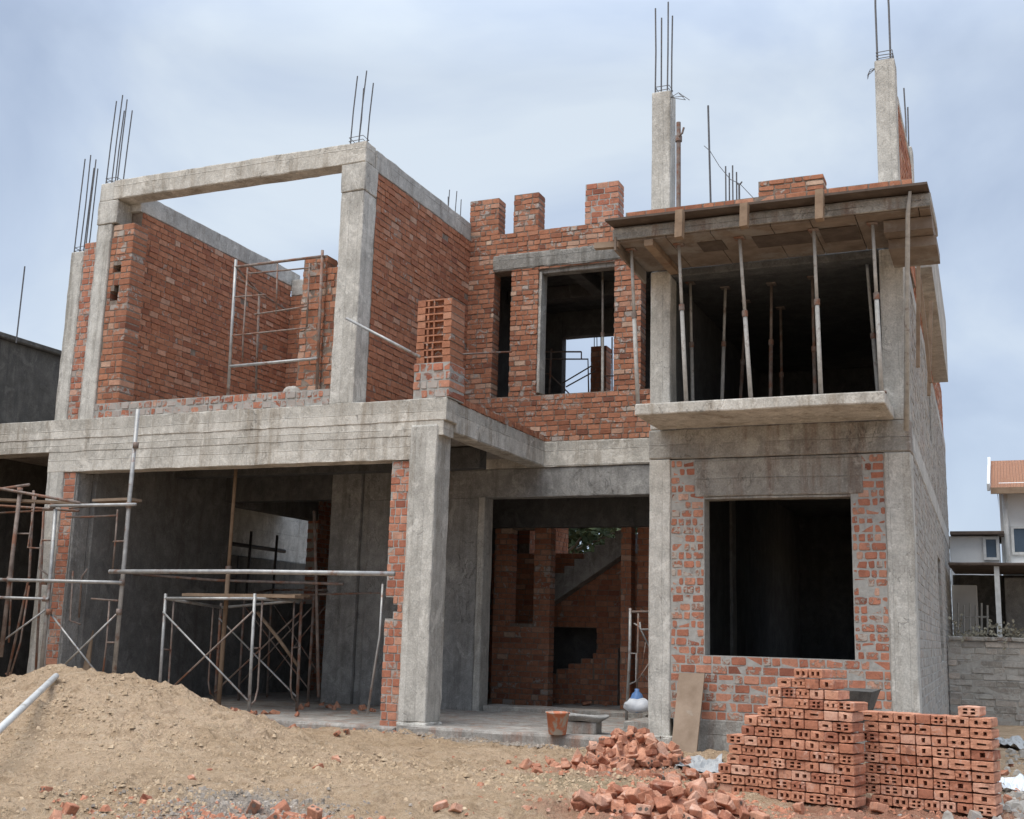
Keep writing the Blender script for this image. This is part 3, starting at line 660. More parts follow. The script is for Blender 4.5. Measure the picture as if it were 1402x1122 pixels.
for i, (tx, bx, Y, lab) in enumerate((
    (945, 949, 12.3, 'thin pale prop inside the balcony room next to the first column'),
    (993, 987, 12.6, 'grey prop inside the balcony room between the first two balcony props'),
    (1021, 1010, 13.2, 'dim prop inside the balcony room behind the leaning middle prop'),
    (1056, 1054, 12.6, 'dark upright prop in the middle of the balcony room opening'),
    (1068, 1070, 13.6, 'dim prop deep in the balcony room beside the dark upright one'),
    (1112, 1116, 12.5, 'dark prop inside the balcony room hidden behind a pale balcony prop'),
    (1187, 1204, 12.1, 'leaning grey prop inside the balcony room against the corner column'))):
    a = at(tx, 370, Y); c2 = at(bx, 545, Y); a.z = 5.015 if Y > F + .3 else 4.92; c2.z = 3.352
    prop(a, c2, lab, M['prop'] if i in (0, 1, 6) else M['rusty'])
a, c2 = at(825, 376, 15.4), at(826, 536, 15.4); a.z = 6.415; c2.z = 3.716
prop(a, c2, 'rusty pale prop standing inside the upper window of the recessed brick facade')
a, c2 = at(322, 656, 12.6), at(260, 946, 12.6); a.z = 3.49
prop(a, (a.x, 12.6, .052), 'tall timber coloured prop under the hall beam near the side window', M['wood'], group=None, r=.03)

# ------------------------------------------------------------------ scaffolds
def tubep(t, name, pts, r=.02, mat='steel', n=8):
    b = MB(); b.tube(pts, r, n); return part(b, name, M[mat], t, True)
# A: tall scaffold in front of the first column
A = thing('scaffold', 'tall tube scaffold with cross braces in front of the first garage column', 'scaffold', at(90, 925, 11.0))
Y1 = 11.0
for q, rr, m in (([(189, 561), (176.5, 692), (171, 759), (155, 935)], .026, 'steel'), ([(28, 669), (16, 770), (1, 900)], .026, 'rusty'), ([(76, 697), (68, 800), (55, 935)], .024, 'steel')):
    tubep(A, 'post', [at(x, y, Y1) for x, y in q], rr, m)
for q in ([(60, 696), (57, 770), (48, 935)], [(46, 672), (40, 790), (8, 935)]): tubep(A, 'post', [at(x, y, 11.5) for x, y in q], .016, 'rusty')
for p, q, rr, m in (((-40, 793), (167, 798), .021, 'steel'), ((-40, 817), (66, 820.5), .018, 'steel'), ((70, 693), (186, 691), .02, 'steel'), ((-40, 662), (110, 689), .018, 'rusty')):
    tubep(A, 'ledger', [at(*p, Y1 - .03), at(*q, Y1 - .03)], rr, m)
for p, q in (((67, 838), (131, 920)), ((163, 838), (72, 926)), ((-10, 888), (64, 834))): tubep(A, 'brace', [at(*p, Y1 + .03), at(*q, Y1 + .03)], .012, 'steel')
for q in ([(161, 698), (158, 740), (154, 782)], [(90, 708), (120, 708), (160, 706)], [(60, 700), (54, 779), (66, 788)], [(24, 731), (42, 731)], [(49, 680), (41, 731), (38, 750), (56, 751)], [(155, 742), (172, 741)], [(58, 740), (74, 740)], [(125, 820), (165, 823)], [(150, 823), (146, 880), (140, 930)], [(146, 880), (158, 880)]):
    tubep(A, 'ladder_bar', [at(x, y, Y1 + .05) for x, y in q], .011, 'rusty', 6)
for cx_, cy_ in ((186, 610), (167, 798), (61, 797), (13, 794), (62, 820), (176, 692), (72, 694), (27, 672), (163, 838), (67, 838)):
    tubep(A, 'clamp', [at(cx_ + .5, cy_ - 4, Y1 - .01), at(cx_ - .5, cy_ + 4, Y1 - .01)], .034, 'rusty')
for p, q, rr in (((-40, 690), (108, 700), .016), ((-40, 676), (40, 664), .02), ((-40, 705), (80, 698), .012), ((95, 696), (190, 687), .013)): tubep(A, 'ledger', [at(*p, Y1 + .35), at(*q, Y1 + .35)], rr, 'rusty')
for q in ([(100, 782), (96, 850), (110, 855)], [(120, 779), (112, 790), (108, 846)], [(20, 735), (16, 800), (12, 880)], [(40, 802), (28, 880), (14, 925)]): tubep(A, 'ladder_bar', [at(x, y, Y1 + .5) for x, y in q], .012, 'rusty', 6)
b = MB(); b.tube([at(150, 783, 10.9), at(340, 783, 10.9), at(540, 786, 10.9)], .026, 10)
tag(part(b, 'scaffold_tube', M['steel'], None, True), 'long horizontal steel tube spanning the garage opening to the wide corner column', 'pole')
b = MB(); b.tube([at(100, 780, 12.9), at(300, 795, 12.9), at(470, 800, 12.9)], .018, 8)
tag(part(b, 'scaffold_tube', M['rusty'], None, True), 'thin dark tube crossing the garage behind the long steel tube', 'pole')
for q, lab, w in ((((-30, 683), (112, 690)), 'grey scaffold plank on the tall scaffold running out of view', .03), (((131, 686), (182, 684)), 'short wooden plank end on the tall scaffold beside its upright', .03)):
    p0, p1 = at(*q[0], 11.1), at(*q[1], 11.1); d = (p1 - p0) / 2; b = MB()
    b.obox((p0 + p1) / 2 + Vector((0, .05, .0)), d, (0, .11, 0), (0, 0, .016)); tag(part(b, 'plank', M['plank'], None), lab, 'plank')
# B: portal frame scaffold in the garage
Bs = thing('scaffold', 'low portal frame scaffold bay with planks on top standing in the garage', 'scaffold', at(300, 965, 12.2))
zf = .05
def pt(px, py, Y, z=None):
    p = at(px, py, Y)
    if z is not None: p.z = z
    return p
P_A = [pt(227, 813, 11.9), pt(219, 945, 11.9)]; P_B = [pt(349, 813, 11.9), pt(340.5, 975, 11.9, .04)]
P_C = [pt(303, 826, 13.0), pt(295, 955, 13.0, zf)]; P_D = [pt(413, 816, 12.9), pt(407, 962, 12.9, zf)]
P_A[1].z = -.05
for q, m in ((P_A, 'steel'), (P_B, 'steel'), (P_C, 'rusty'), (P_D, 'rusty')): tubep(Bs, 'post', q, .02, m)
for a, c2 in ((P_A, P_B), (P_C, P_D), (P_A, P_C), (P_B, P_D)):
    tubep(Bs, 'ledger', [a[0] - Vector((0, 0, .06)), c2[0] - Vector((0, 0, .06))], .019)
def lerp(q, t): return q[0].lerp(q[1], t)
for a, c2 in ((P_A, P_B), (P_C, P_D)):
    for s, e in ((.15, .87), (.87, .15)):
        tubep(Bs, 'brace', [lerp(a, s) - Vector((0, .03, 0)), lerp(c2, e) - Vector((0, .03, 0))], .012, 'steel' if s < .5 else 'rusty')
for a, c2 in ((P_A, P_C), (P_B, P_D)):
    for q, w in ((a, c2), (c2, a)):
        d = (w[0] - q[0]).normalized()
        k = d * .16
        tubep(Bs, 'inner_arch', [q[0] + k - Vector((0, 0, .06)), lerp(q, .4) + k, lerp(q, .78) + k, lerp(q, .88) + k * .7, lerp(q, .92)], .012, 'rusty')
        tubep(Bs, 'rung', [lerp(q, .45), lerp(q, .45) + k], .01, 'rusty', 6)
C2 = thing('scaffold', 'dim portal frame scaffold standing further back in the garage behind the plank bay', 'scaffold', at(450, 950, 14.2))
Q = [[pt(x, 815, Y), pt(x - 8, 950, Y, zf)] for x, Y in ((430, 14.0), (335, 14.2))]
Q += [[pt(x, 808, Y), pt(x - 6, 950, Y, zf)] for x, Y in ((452, 15.0), (372, 15.2))]
for q in Q: tubep(C2, 'post', q, .019, 'rusty')
for i, j in ((0, 1), (2, 3), (0, 2), (1, 3)): tubep(C2, 'ledger', [Q[i][0], Q[j][0]], .017, 'rusty')
for i, j in ((0, 1), (2, 3)):
    for s, e in ((.1, .85), (.85, .1)): tubep(C2, 'brace', [lerp(Q[i], s), lerp(Q[j], e)], .011, 'rusty')
for i, (q0, q1, dy, lab) in enumerate((((262, 822), (410, 815), 0, 'brown scaffold plank on the low garage scaffold nearest the front'), ((255, 826), (395, 819), .24, 'second brown plank lying behind the first on the low garage scaffold'), ((300, 818), (418, 815), .5, 'rear brown plank on the low garage scaffold'))):
    p0, p1 = at(*q0, 12.1 + dy), at(*q1, 12.25 + dy); zt = max(P_A[0].z, P_B[0].z) - .02 + i * .004
    p0.z = p1.z = zt; p1.z += .012 * i; b = MB(); b.obox((p0 + p1) / 2, (p1 - p0) / 2, (0, .1, 0), (0, 0, .018)); tag(part(b, 'plank', M['wood'], None), lab, 'plank')
for (p0, p1, Y0, Y1_, lab, r_) in (((352, 838), (408, 912), 12.6, 12.9, 'crooked pale branch leaning among the braces of the garage scaffold', .022), ((430, 700), (436, 955), 13.6, 13.4, 'dark upright pole in the garage just before the square inner column', .022), ((290, 815), (520, 812), 13.8, 13.6, 'thin dark tube crossing low behind the garage scaffolds', .014)):
    b = MB(); a, c2 = at(*p0, Y0), at(*p1, Y1_); mid_ = a.lerp(c2, .5) + Vector((U(-.03, .03), 0, U(-.02, .03))); b.tube([a, mid_, c2], r_, 8); tag(part(b, 'timber_pole', M['plank'] if 'branch' in lab else M['rusty'], None, True), lab, 'pole')
# D: frame in the upper room
D = thing('scaffold', 'portal scaffold frame standing in the roofless upper brick room', 'scaffold', at(375, 545, 11.79))
Yd = 11.79
def dl(name, q, r=.016, m='rusty', Y=Yd): tubep(D, name, [at(x, y, Y) for x, y in q], r, m)
dl('post', [(323, 356), (312, 542)], .019, 'steel'); dl('post', [(441.5, 343), (433.5, 540)], .019, 'rusty')
dl('ledger', [(322, 366), (443, 351)], .019, 'rusty'); dl('ledger', [(315, 502), (436, 491)], .019, 'steel')
for q in ([(339, 367), (333, 460), (332, 495)], [(380, 361), (378, 430)], [(424, 361), (420, 450)], [(321, 407), (364, 404)], [(348, 431), (420, 420)], [(318, 460), (422, 449)], [(340, 375), (425, 367)]): dl('ladder_bar', q, .011)
dl('post', [(355, 400), (350, 540)], .016, 'rusty', 13.0); dl('post', [(466, 363), (458, 540)], .016, 'rusty', 13.0)
tubep(D, 'ledger', [at(441.5, 351, Yd), at(472, 366, 13.0)], .016, 'rusty'); tubep(D, 'ledger', [at(323, 366, Yd), at(357, 404, 13.0)], .014, 'rusty')
tubep(D, 'brace', [at(325, 381, Yd), at(394, 426, 13.0)], .012, 'rusty')
# handrail pole on the terrace
b = MB(); b.tube([at(474, 436, 11.62), at(575, 489, 11.66), ], .018, 8)
tag(part(b, 'guard_pole', M['steel'], None, True), 'sloping steel pole tied to the column across the terrace opening', 'pole')
b = MB(); b.tube([at(575, 489, 12.95), at(640, 485, 13.6), at(700, 482, 14.7)], .012, 8)
tag(part(b, 'guard_pole', M['rusty'], None, True), 'thin rusty pole behind the open brick pier on the terrace', 'pole')
b = MB(); b.tube([at(617, 508, 12.4), at(640, 522, 13.3)], .016, 8)
tag(part(b, 'guard_pole', M['steel'], None, True), 'short pole end sticking out beside the open brick pier', 'pole')
# E: scaffold inside the upper window
E_ = thing('scaffold', 'tube scaffold seen through the upper window against the sky', 'scaffold', at(770, 540, 16.6))
for q, r in (([(755, 478), (752, 540)], .018), ([(735, 482), (796, 482)], .013), ([(745, 492), (805, 492), (806, 540)], .013), ([(770, 525), (812, 500)], .011), ([(775, 530), (815, 508)], .011), ([(796, 482), (796, 492)], .011), ([(735, 512), (752, 512), (780, 540)], .011), ([(838, 462), (838, 540)], .012), ([(825, 515), (842, 515)], .01)):
    tubep(E_, 'tube', [at(x, y, 16.6) for x, y in q], r, 'rusty', 6)
# F: frame inside the entrance
Fs = thing('scaffold', 'narrow portal scaffold frame just inside the entrance beside the concrete column', 'scaffold', at(870, 985, 14.4))
for nme, q, r, m in (('post', [(863, 833), (862, 900), (857.5, 986)], .02, 'steel'), ('ledger', [(862, 838), (889, 838)], .016, 'rusty'), ('inner_arch', [(862, 895), (871, 895), (871, 933), (862, 937)], .011, 'steel'), ('post', [(874, 840), (872, 950)], .013, 'rusty'), ('brace', [(868, 854), (875, 858), (889, 886)], .011, 'steel'), ('ladder_bar', [(876, 852), (877, 862), (889, 862)], .013, 'steel'), ('brace', [(889, 908), (872, 934)], .01, 'rusty'), ('brace', [(884, 880), (880, 910)], .008, 'rusty')):
    tubep(Fs, nme, [at(x, y, 14.3) for x, y in q], r, m)
# G: outside the hall window
G = thing('scaffold', 'dark tube scaffold outside the garage side window', 'scaffold', (-12.4, 16.8, 0))
for y in (15.6, 16.4, 17.2, 18.0): tubep(G, 'post', [(-12.4, y, 0), (-12.38, y, 2.75)], .025, 'rebar')
for z, r in ((2.5, .035), (1.9, .015)): tubep(G, 'ledger', [(-12.4, 15.2, z), (-12.4, 18.3, z - .02)], r, 'rebar')
for y in (15.9, 16.9): tubep(G, 'ladder_bar', [(-12.4, y, 1.2), (-12.4, y, 2.3), (-12.4, y + .35, 2.3), (-12.4, y + .35, 1.2)], .012, 'rebar', 6)

# ------------------------------------------------------------------ poles and rods above the right roof
b = MB(); p0, p1 = at(929, 168, 13.0), at(929, 300, 13.0); b.tube([(p1.x, 13, 5.15), (p0.x, 13, p0.z)], .028, 10); b.tube([(p0.x, 13, p0.z - .25), (p0.x, 13, p0.z - .18)], .045, 8); b.tube([(p0.x, 12.97, p0.z - .2), (p0.x + .06, 12.95, p0.z - .17), (p0.x + .08, 12.95, p0.z - .1)], .014, 6)
tag(part(b, 'scaffold_tube', M['rusty'], None), 'short rusty tube with a clamp standing on the roof beside the tall concrete column', 'pole')
b = MB(); p0, p1 = at(969.5, 145, 13.6), at(976, 300, 13.6); b.tube([(p1.x, 13.6, 5.15), p0], .014, 6)
tag(part(b, 'steel_rod', M['rebar'], None), 'single tall thin rod on the roof with a wire tied to it', 'rod')
b = MB(); b.tube([at(964, 200, 13.6), at(972, 207, 13.6), at(985, 228, 13.6), at(1000, 246, 13.6), at(1013, 252, 13.6), at(1032, 272, 13.6)], .0045, 5)
tag(part(b, 'wire', M['rebar'], None), 'sagging wire strung from the tall thin rod above the canopy', 'wire')
for i, (px, py) in enumerate(((993.5, 228), (996, 233), (1003, 227), (1006, 232))):
    b = MB(); p0 = at(px, py, 13.6); b.tube([(p0.x, 13.6 + .1 * (i % 2), 5.15), (p0.x, 13.6 + .1 * (i % 2), p0.z)], .01, 6)
    tag(part(b, 'steel_rod', M['rebar'], None), 'one of four short rebar rods standing together on the roof beside the sagging wire', 'rod', 'short rods on the roof')
b = MB(); p0 = at(1012, 254, 13.6); b.tube([(p0.x, 13.6, 5.15), p0], .013, 6); b.tube([p0, at(1016, 249, 13.6)], .01, 6); b.tube([p0, at(1009, 251, 13.6)], .008, 6)
tag(part(b, 'steel_rod', M['rebar'], None), 'forked short rod carrying the sagging wire on the roof', 'rod')

# ------------------------------------------------------------------ neighbours
nb = thing('neighbour_building', 'dark grey rendered building beyond the garage side', 'building', (-14.5, 11, 0))
cpart('wall', M['dark'], -14.6, -14.0, 2.0, 17.6, -.1, 5.3, parent=nb, seg=.8)
cpart('coping', M['dark'], -14.7, -13.93, 2.0, 17.6, 5.303, 5.38, parent=nb, seg=.8)
nb2 = thing('neighbour_house', 'pale grey house seen through the garage side window', 'house', (-15, 21, 0))
cpart('wall', M['conc'], -15.0, -14.0, 17.65, 28, 2.45, 5.6, parent=nb2, seg=1)
cpart('plinth', M['dark'], -15.0, -13.9, 17.65, 28, -.1, 2.445, parent=nb2, seg=1)
b = MB(); p0 = at(34, 365, 12.9); b.tube([at(22, 470, 12.9) , p0], .011, 6)
b2 = b
ro = part(b2, 'steel_rod', M['rebar'], None); tag(ro, 'thin upright rod on the dark neighbouring wall', 'rod')

bw = thing('boundary_wall', 'low grey block boundary wall beside the finished brick side of the house', 'wall', (1.5, 20, 0))
b = MB(); brickwall(b, (-.99, 20, -.1), (1, 0, 0), (0, -1, 0), 5.9, 1.28, .2, ch=.1, bl=.32, gap=.016, jit=.008, rnd=.3)
part(b, 'wall', BMG, bw)
cpart('coping', M['patch'], -.98, 4.9, 19.96, 20.22, 1.185, 1.25, parent=bw)
sh = thing('shed', 'open dark shed with a flat metal roof behind the boundary wall', 'shed', (.5, 21.5, 0))
b = MB(); b.conc(-1.02, 3.5, 23.3, 23.4, -.1, 2.4, seg=.8); part(b, 'wall', M['dark'], sh)
b = MB(); b.conc(-.98, 3.5, 20.9, 23.4, 2.42, 2.47, amp=.008); part(b, 'roof', M['darkboard'], sh)
b = MB(); p0 = at(1365, 790, 21.0); b.box(p0.x - .04, p0.x + .04, 20.97, 21.05, -.1, 2.415); part(b, 'post', M['white_tube'], sh)
b = MB(); b.conc(-1.03, -.6, 23.0, 23.1, 0, 2.2); part(b, 'wall', M['white'], sh)
b = MB(); p0 = at(1380, 820, 23.2); b.conc(p0.x - .05, 3.4, 23.1, 23.2, 1.0, 2.35); part(b, 'wall', M['plaster'], sh)
b = MB()
for i in range(6):
    px = 1312 + i * 8; b.tube([at(px, 868, 22.6), at(px, 826 + 3 * (i % 2), 22.6)], .018, 5)
b.tube([at(1310, 845, 22.6), at(1354, 845, 22.6)], .018, 5)
part(b, 'railing', M['white_tube'], sh)
wh = thing('white_house', 'white house with a terracotta tiled gable roof behind the shed', 'house', (1.5, 25, 0))
b = MB(); b.conc(-1.08, -.2, 24.0, 26, -.1, 3.18, seg=.8); part(b, 'wall', M['white'], wh)
b = MB(); b.conc(-1.06, -.1, 23.8, 26, 3.19, 3.26, seg=.8); part(b, 'roof', M['darkboard'], wh)
b = MB(); b.conc(-.16, 4, 24.4, 29, -.1, 4.25, seg=.8); part(b, 'wall', M['white'], wh)
b = MB(); b.add([(-.2, 24.4, 4.2), (-.2, 29, 4.2), (-.2, 26.7, 5.0)], [(0, 1, 2)]); b.add([(-.14, 24.4, 4.2), (-.14, 29, 4.2), (-.14, 26.7, 5.0)], [(2, 1, 0)]); part(b, 'gable', M['white'], wh)
tm = NT('roof_tiles'); w_ = tm.n('TexWave', wave_type='BANDS', bands_direction='X'); tm.put(w_.inputs['Vector'], tm.co); w_.inputs['Scale'].default_value = 5.5
w2 = tm.n('TexWave', wave_type='BANDS', bands_direction='Y'); tm.put(w2.inputs['Vector'], tm.co); w2.inputs['Scale'].default_value = 4.5
tc = tm.mix(tm.noise(14, 5), (.4, .17, .095), (.56, .31, .19)); tc = tm.mix(tm.math('MULTIPLY', tm.ramp(w2.outputs['Fac'], [(.0, 1.), (.3, 0.)]), .6), tc, (.14, .06, .04))
M['tile'] = tm.out(tc, tm.bump(tm.math('ADD', w_.outputs['Fac'], w2.outputs['Fac']), .8, .05), .85)
b = MB(); b.add([(-.3, 24.0, 4.1), (4.2, 24.0, 4.1), (4.2, 26.7, 5.02), (-.3, 26.7, 5.02), (-.3, 24.0, 4.02), (4.2, 24.0, 4.02), (4.2, 26.7, 4.94), (-.3, 26.7, 4.94)], [(0, 1, 2, 3), (7, 6, 5, 4), (4, 5, 1, 0), (0, 3, 7, 4)]); part(b, 'roof', M['tile'], wh)
b = MB(); b.conc(-.36, -.302, 23.95, 26.8, 4.05, 4.2, rot=Matrix.Translation((0, 23.95, 4.1)) @ Matrix.Rotation(math.radians(18.8), 4, 'X') @ Matrix.Translation((0, -23.95, -4.12))); part(b, 'barge_board', M['white'], wh)
b = MB(); b.box(-.3, 4.2, 23.94, 23.995, 3.98, 4.1); part(b, 'gutter', M['wood'], wh)
b = MB(); b.tube([(-.06, 24.3, 2.6), (-.06, 24.3, 4.0)], .05, 10); part(b, 'downpipe', M['white_tube'], wh, True)
def window(parent, x0, x1, y, z0, z1):
    b = MB(); w = .05
    b.box(x0, x1, y - .05, y, z0, z0 + w); b.box(x0, x1, y - .05, y, z1 - w, z1); b.box(x0, x0 + w, y - .05, y, z0 + w, z1 - w); b.box(x1 - w, x1, y - .05, y, z0 + w, z1 - w)
    f = part(b, 'window', M['white_tube'], parent); b = MB(); b.box(x0 + w, x1 - w, y - .02, y - .004, z0 + w, z1 - w); part(b, 'pane', M['glass'], f)
window(wh, .02, 1.3, 24.395, 2.85, 3.4)
window(wh, -.48, -.2, 23.995, 2.72, 3.16)
b = MB(); b.conc(-.16, 4, 23.9, 24.39, 2.5, 2.62); part(b, 'ledge', M['white'], wh)

# trees behind, seen through the stair hall opening
leafm = simple('leaf', (.03, .045, .018), (.075, .095, .04), 3, 0, .7)
barkm = simple('bark', (.1, .08, .06), (.16, .13, .1), 9, .4, .9)
def tree(x, y, h, lab, n=2600, cr=1.6):
    t = thing('tree', lab, 'tree', (x, y, 0)); b = MB()
    b.tube([(x, y, -.1), (x + .1, y, h * .4), (x - .05, y, h * .75)], [.16, .11, .04], 8)
    for k in range(9):
        z = h * U(.35, .7); a = U(0, 6.28); b.tube([(x, y, z), (x + math.cos(a) * cr * .5, y + math.sin(a) * cr * .5, z + .5), (x + math.cos(a) * cr * .9, y + math.sin(a) * cr * .9, z + .7 + R() * .5)], [.05, .03, .012], 6)
    part(b, 'trunk', barkm, t); b = MB()
    cl = [(Vector((x + U(-1, 1) * cr, y + U(-1, 1) * cr, h * U(.42, 1.0))), U(.3, .6)) for _ in range(60)]
    for k in range(n):
        c, r = random.choice(cl); p = c + Vector((random.gauss(0, 1), random.gauss(0, 1), random.gauss(0, .8))) * r * .55
        d = Vector((U(-1, 1), U(-1, 1), U(-1, 1))).normalized(); e = d.orthogonal().normalized(); s = U(.06, .13)
        b.add([p - d * s, p + e * s * .5, p + d * s, p - e * s * .5], [(0, 1, 2, 3)])
    part(b, 'crown', leafm, t)
tree(-9.6, 24.5, 4.6, 'leafy tree seen through the opening above the staircase', 9000, 2.1)
vine = MB()
for k in range(60):
    p = Vector((U(-.9, 1.6), 20.1 + U(-.08, .1), 1.25)); pts = [p]
    d = Vector((U(-1, 1), U(-.3, .3), U(.2, 1.2))).normalized()
    for s in range(4): d = (d + Vector((U(-.6, .6), U(-.3, .3), U(-.7, .35)))).normalized(); pts.append(pts[-1] + d * U(.05, .12))
    vine.tube(pts, [.008, .007, .006, .005, .003], 4)
    for q in pts[1:]:
        for _ in range(2):
            dd = Vector((U(-1, 1), U(-1, 1), U(-1, 1))).normalized() * .035; ee = dd.orthogonal() * .6
            vine.add([q - dd, q + ee, q + dd, q - ee], [(0, 1, 2, 3)])
vt = tag(part(vine, 'vine', simple('dry_vine', (.17, .15, .11), (.27, .25, .19), 8, 0, .9), None), 'dry tangled vine along the top of the boundary wall', 'plant')

# ------------------------------------------------------------------ ground
def gh(x, y):
    p = Vector((x, y, 0))
    near = max(0., 1 - abs(y - 8.5) / 6.0)
    q = p + noise.noise_vector(p * 3) * .12
    h = .045 * (noise.fractal(p * .55, 1, 2, 4)) + .035 * noise.fractal(q * 2.6, 1, 2, 4) * (near > 0) + ((.02 + .03 * max(0, min(1, .5 + 2 * noise.noise(p * .8 + Vector((5, 0, 0)))))) * noise.fractal(q * 8, .7, 2, 4) - .03 * abs(noise.noise(q * 5)) * max(0, min(1, 1.2 + 2.5 * noise.noise(p * .9)))) * (near > .1)
    if y > F - .2: h = min(h, .0) - .06
    return h - .01
def axis(lo, hi, step, far, g=1.35):
    a = list(np.arange(lo, hi + 1e-6, step)); s = step
    up, dn = [], []
    p = hi
    while p < far: s *= g; p += s; up.append(p)
    s = step; p = lo
    while p > -far: s *= g; p -= s; dn.append(p)
    return dn[::-1] + a + up
gx, gy = axis(-8.2, 1.2, .028, 420), axis(5.0, 11.9, .028, 420)
nx, ny = len(gx), len(gy)
vs = [(x, y, gh(x, y)) for y in gy for x in gx]
fs = [(j * nx + i, j * nx + i + 1, (j + 1) * nx + i + 1, (j + 1) * nx + i) for j in range(ny - 1) for i in range(nx - 1)]
g = MB(); g.v = vs; g.f = fs; g.m = [0] * len(fs); g.r = [.5] * len(fs)
go = g.build('ground', M['ground'], None, True); go['kind'] = 'structure'

AX = [(-20, .3), (-13, .42), (-11, .5), (-9.7, .5), (-9.2, .58), (-8.73, .655), (-8.08, .63), (-7.7, .53), (-7.44, .52), (-7.0, .39), (-6.6, .24), (-6.1, .1), (-5.5, -.05)]
def prof(x):
    for (a, p), (c2, q) in zip(AX, AX[1:]):
        if x <= c2:
            t = (x - a) / (c2 - a); t = max(0, t); return p + (q - p) * t
    return -.05
def sand(x, y):
    # the crest runs slightly diagonally; the near slope is long, the far one steep
    yc = 9.25
    d = (y - yc) / (1.5 if y > yc else 2.55)
    a = prof(x + .25 * min(0, y - yc))
    k = max(0., 1 - abs(d)); k = k * k * (3 - 2 * k) * .35 + k * .65
    p = Vector((x, y, 3.3))
    p = p + noise.noise_vector(p * 2.2) * .2
    h = a * k + min(1, k * 1.6) * max(0, min(1, (a + .03) / .16)) * (.06 * noise.fractal(p * 1.5, 1, 2, 4) - .1 * abs(noise.noise(p * 2.6)) + .045 - .055 * abs(noise.noise(p * 6.3)) + .04 * noise.fractal(p * 9, .7, 2, 4))
    return h
def surf(x, y): return max(gh(x, y), sand(x, y) - .03)
sx, sy = np.arange(-13, -5.4, .03), np.arange(6.5, 11.0, .03)
g = MB(); ii = {}
for j, y in enumerate(sy):
    for i, x in enumerate(sx): ii[i, j] = len(g.v); g.v.append((x, y, sand(x, y) - .03))
for j in range(len(sy) - 1):
    for i in range(len(sx) - 1):
        q = [ii[i, j], ii[i + 1, j], ii[i + 1, j + 1], ii[i, j + 1]]
        if max(g.v[k][2] - gh(g.v[k][0], g.v[k][1]) for k in q) > -.012: g.f.append(q); g.m.append(0); g.r.append(.5)
tag(g.build('sand_pile', M['sand'], None, True, (-8.8, 9.2, 0)), 'broad heap of yellow brown sand in front of the garage opening', 'sand pile')

# ------------------------------------------------------------------ bricks
WORDS = ['first', 'second', 'third', 'fourth', 'fifth', 'sixth', 'seventh', 'eighth', 'ninth', 'tenth', 'eleventh', 'twelfth', 'thirteenth', 'fourteenth']
def brickmesh(W, Hh, L, holes):
    b = MB(); j = .0022
    xs = sorted({-W / 2, W / 2} | {h[0] for h in holes} | {h[1] for h in holes})
    zs = sorted({0, Hh} | {h[2] for h in holes} | {h[3] for h in holes})
    k = .006
    V = {}
    def P(i, q):
        if (i, q) not in V:
            x, z = xs[i], zs[q]; e = (i in (0, len(xs) - 1)) + (q in (0, len(zs) - 1))
            if i == 0: x += k * .5 * (1 if e < 2 else 1.6)
            if i == len(xs) - 1: x -= k * .5 * (1 if e < 2 else 1.6)
            if q == 0: z += k * .5 * (1 if e < 2 else 1.6)
            if q == len(zs) - 1: z -= k * .5 * (1 if e < 2 else 1.6)
            V[i, q] = len(b.v); b.v.append((x + U(-j, j), U(-j, j), z + U(-j, j)))
        return V[i, q]
    def face(*q): b.f.append(list(q)); b.m.append(0); b.r.append(.5)
    for i in range(len(xs) - 1):
        for q in range(len(zs) - 1):
            cx_, cz_ = (xs[i] + xs[i + 1]) / 2, (zs[q] + zs[q + 1]) / 2
            ring = [P(i, q), P(i + 1, q), P(i + 1, q + 1), P(i, q + 1)]
            if any(h[0] < cx_ < h[1] and h[2] < cz_ < h[3] for h in holes):
                base = len(b.v); dep = .07
                for r_ in ring: x, y, z = b.v[r_]; b.v.append((cx_ + (x - cx_) * .86, dep, cz_ + (z - cz_) * .86))
                for s in range(4): face(ring[s], ring[(s + 1) % 4], base + (s + 1) % 4, base + s)
                face(base, base + 1, base + 2, base + 3)
            else: face(*ring)
    per = [P(i, 0) for i in range(len(xs))] + [P(len(xs) - 1, q) for q in range(1, len(zs))] + [P(i, len(zs) - 1) for i in range(len(xs) - 2, -1, -1)] + [P(0, q) for q in range(len(zs) - 2, 0, -1)]
    n = len(per); r1 = []; r2 = []
    for p in per:
        x, y, z = b.v[p]; s = 1.0
        x2 = x * (1 + k / W * .9); z2 = Hh / 2 + (z - Hh / 2) * (1 + k / Hh * .9)
        r1.append(len(b.v)); b.v.append((x2, .008, z2))
    for p in per:
        x, y, z = b.v[p]; r2.append(len(b.v)); b.v.append((x * 1.03 + U(-.002, .002), L, z))
    for s in range(n):
        t = (s + 1) % n; face(per[t], per[s], r1[s], r1[t]); face(r1[t], r1[s], r2[s], r2[t])
    face(*reversed(r2))
    me = bpy.data.meshes.new('clay_brick'); me.from_pydata(b.v, [], b.f); me.materials.append(M['clay']); me.update()
    return me
BW, BH, BL = .104, .066, .2
def slots(W, Hh, kind):
    if kind == 0: return [(-W * .3, -W * .08, Hh * .28, Hh * .72), (W * .08, W * .3, Hh * .28, Hh * .72)]
    if kind == 1: return [(-W * .28, -W * .07, Hh * .2, Hh * .44), (W * .07, W * .28, Hh * .2, Hh * .44), (-W * .28, -W * .07, Hh * .56, Hh * .8), (W * .07, W * .28, Hh * .56, Hh * .8)]
    if kind == 2: return [(-W * .12, W * .12, Hh * .25, Hh * .75)]
    if kind == 3: return [(-W * .3, -W * .12, Hh * .35, Hh * .65), (W * .1, W * .26, Hh * .3, Hh * .7)]
    if kind == 4: return [(-W * .2, W * .22, Hh * .38, Hh * .62)]
    return []
NB = [brickmesh(BW, BH, BL, slots(BW, BH, k)) for k in (0, 0, 1, 2, 3, 4, 5)]
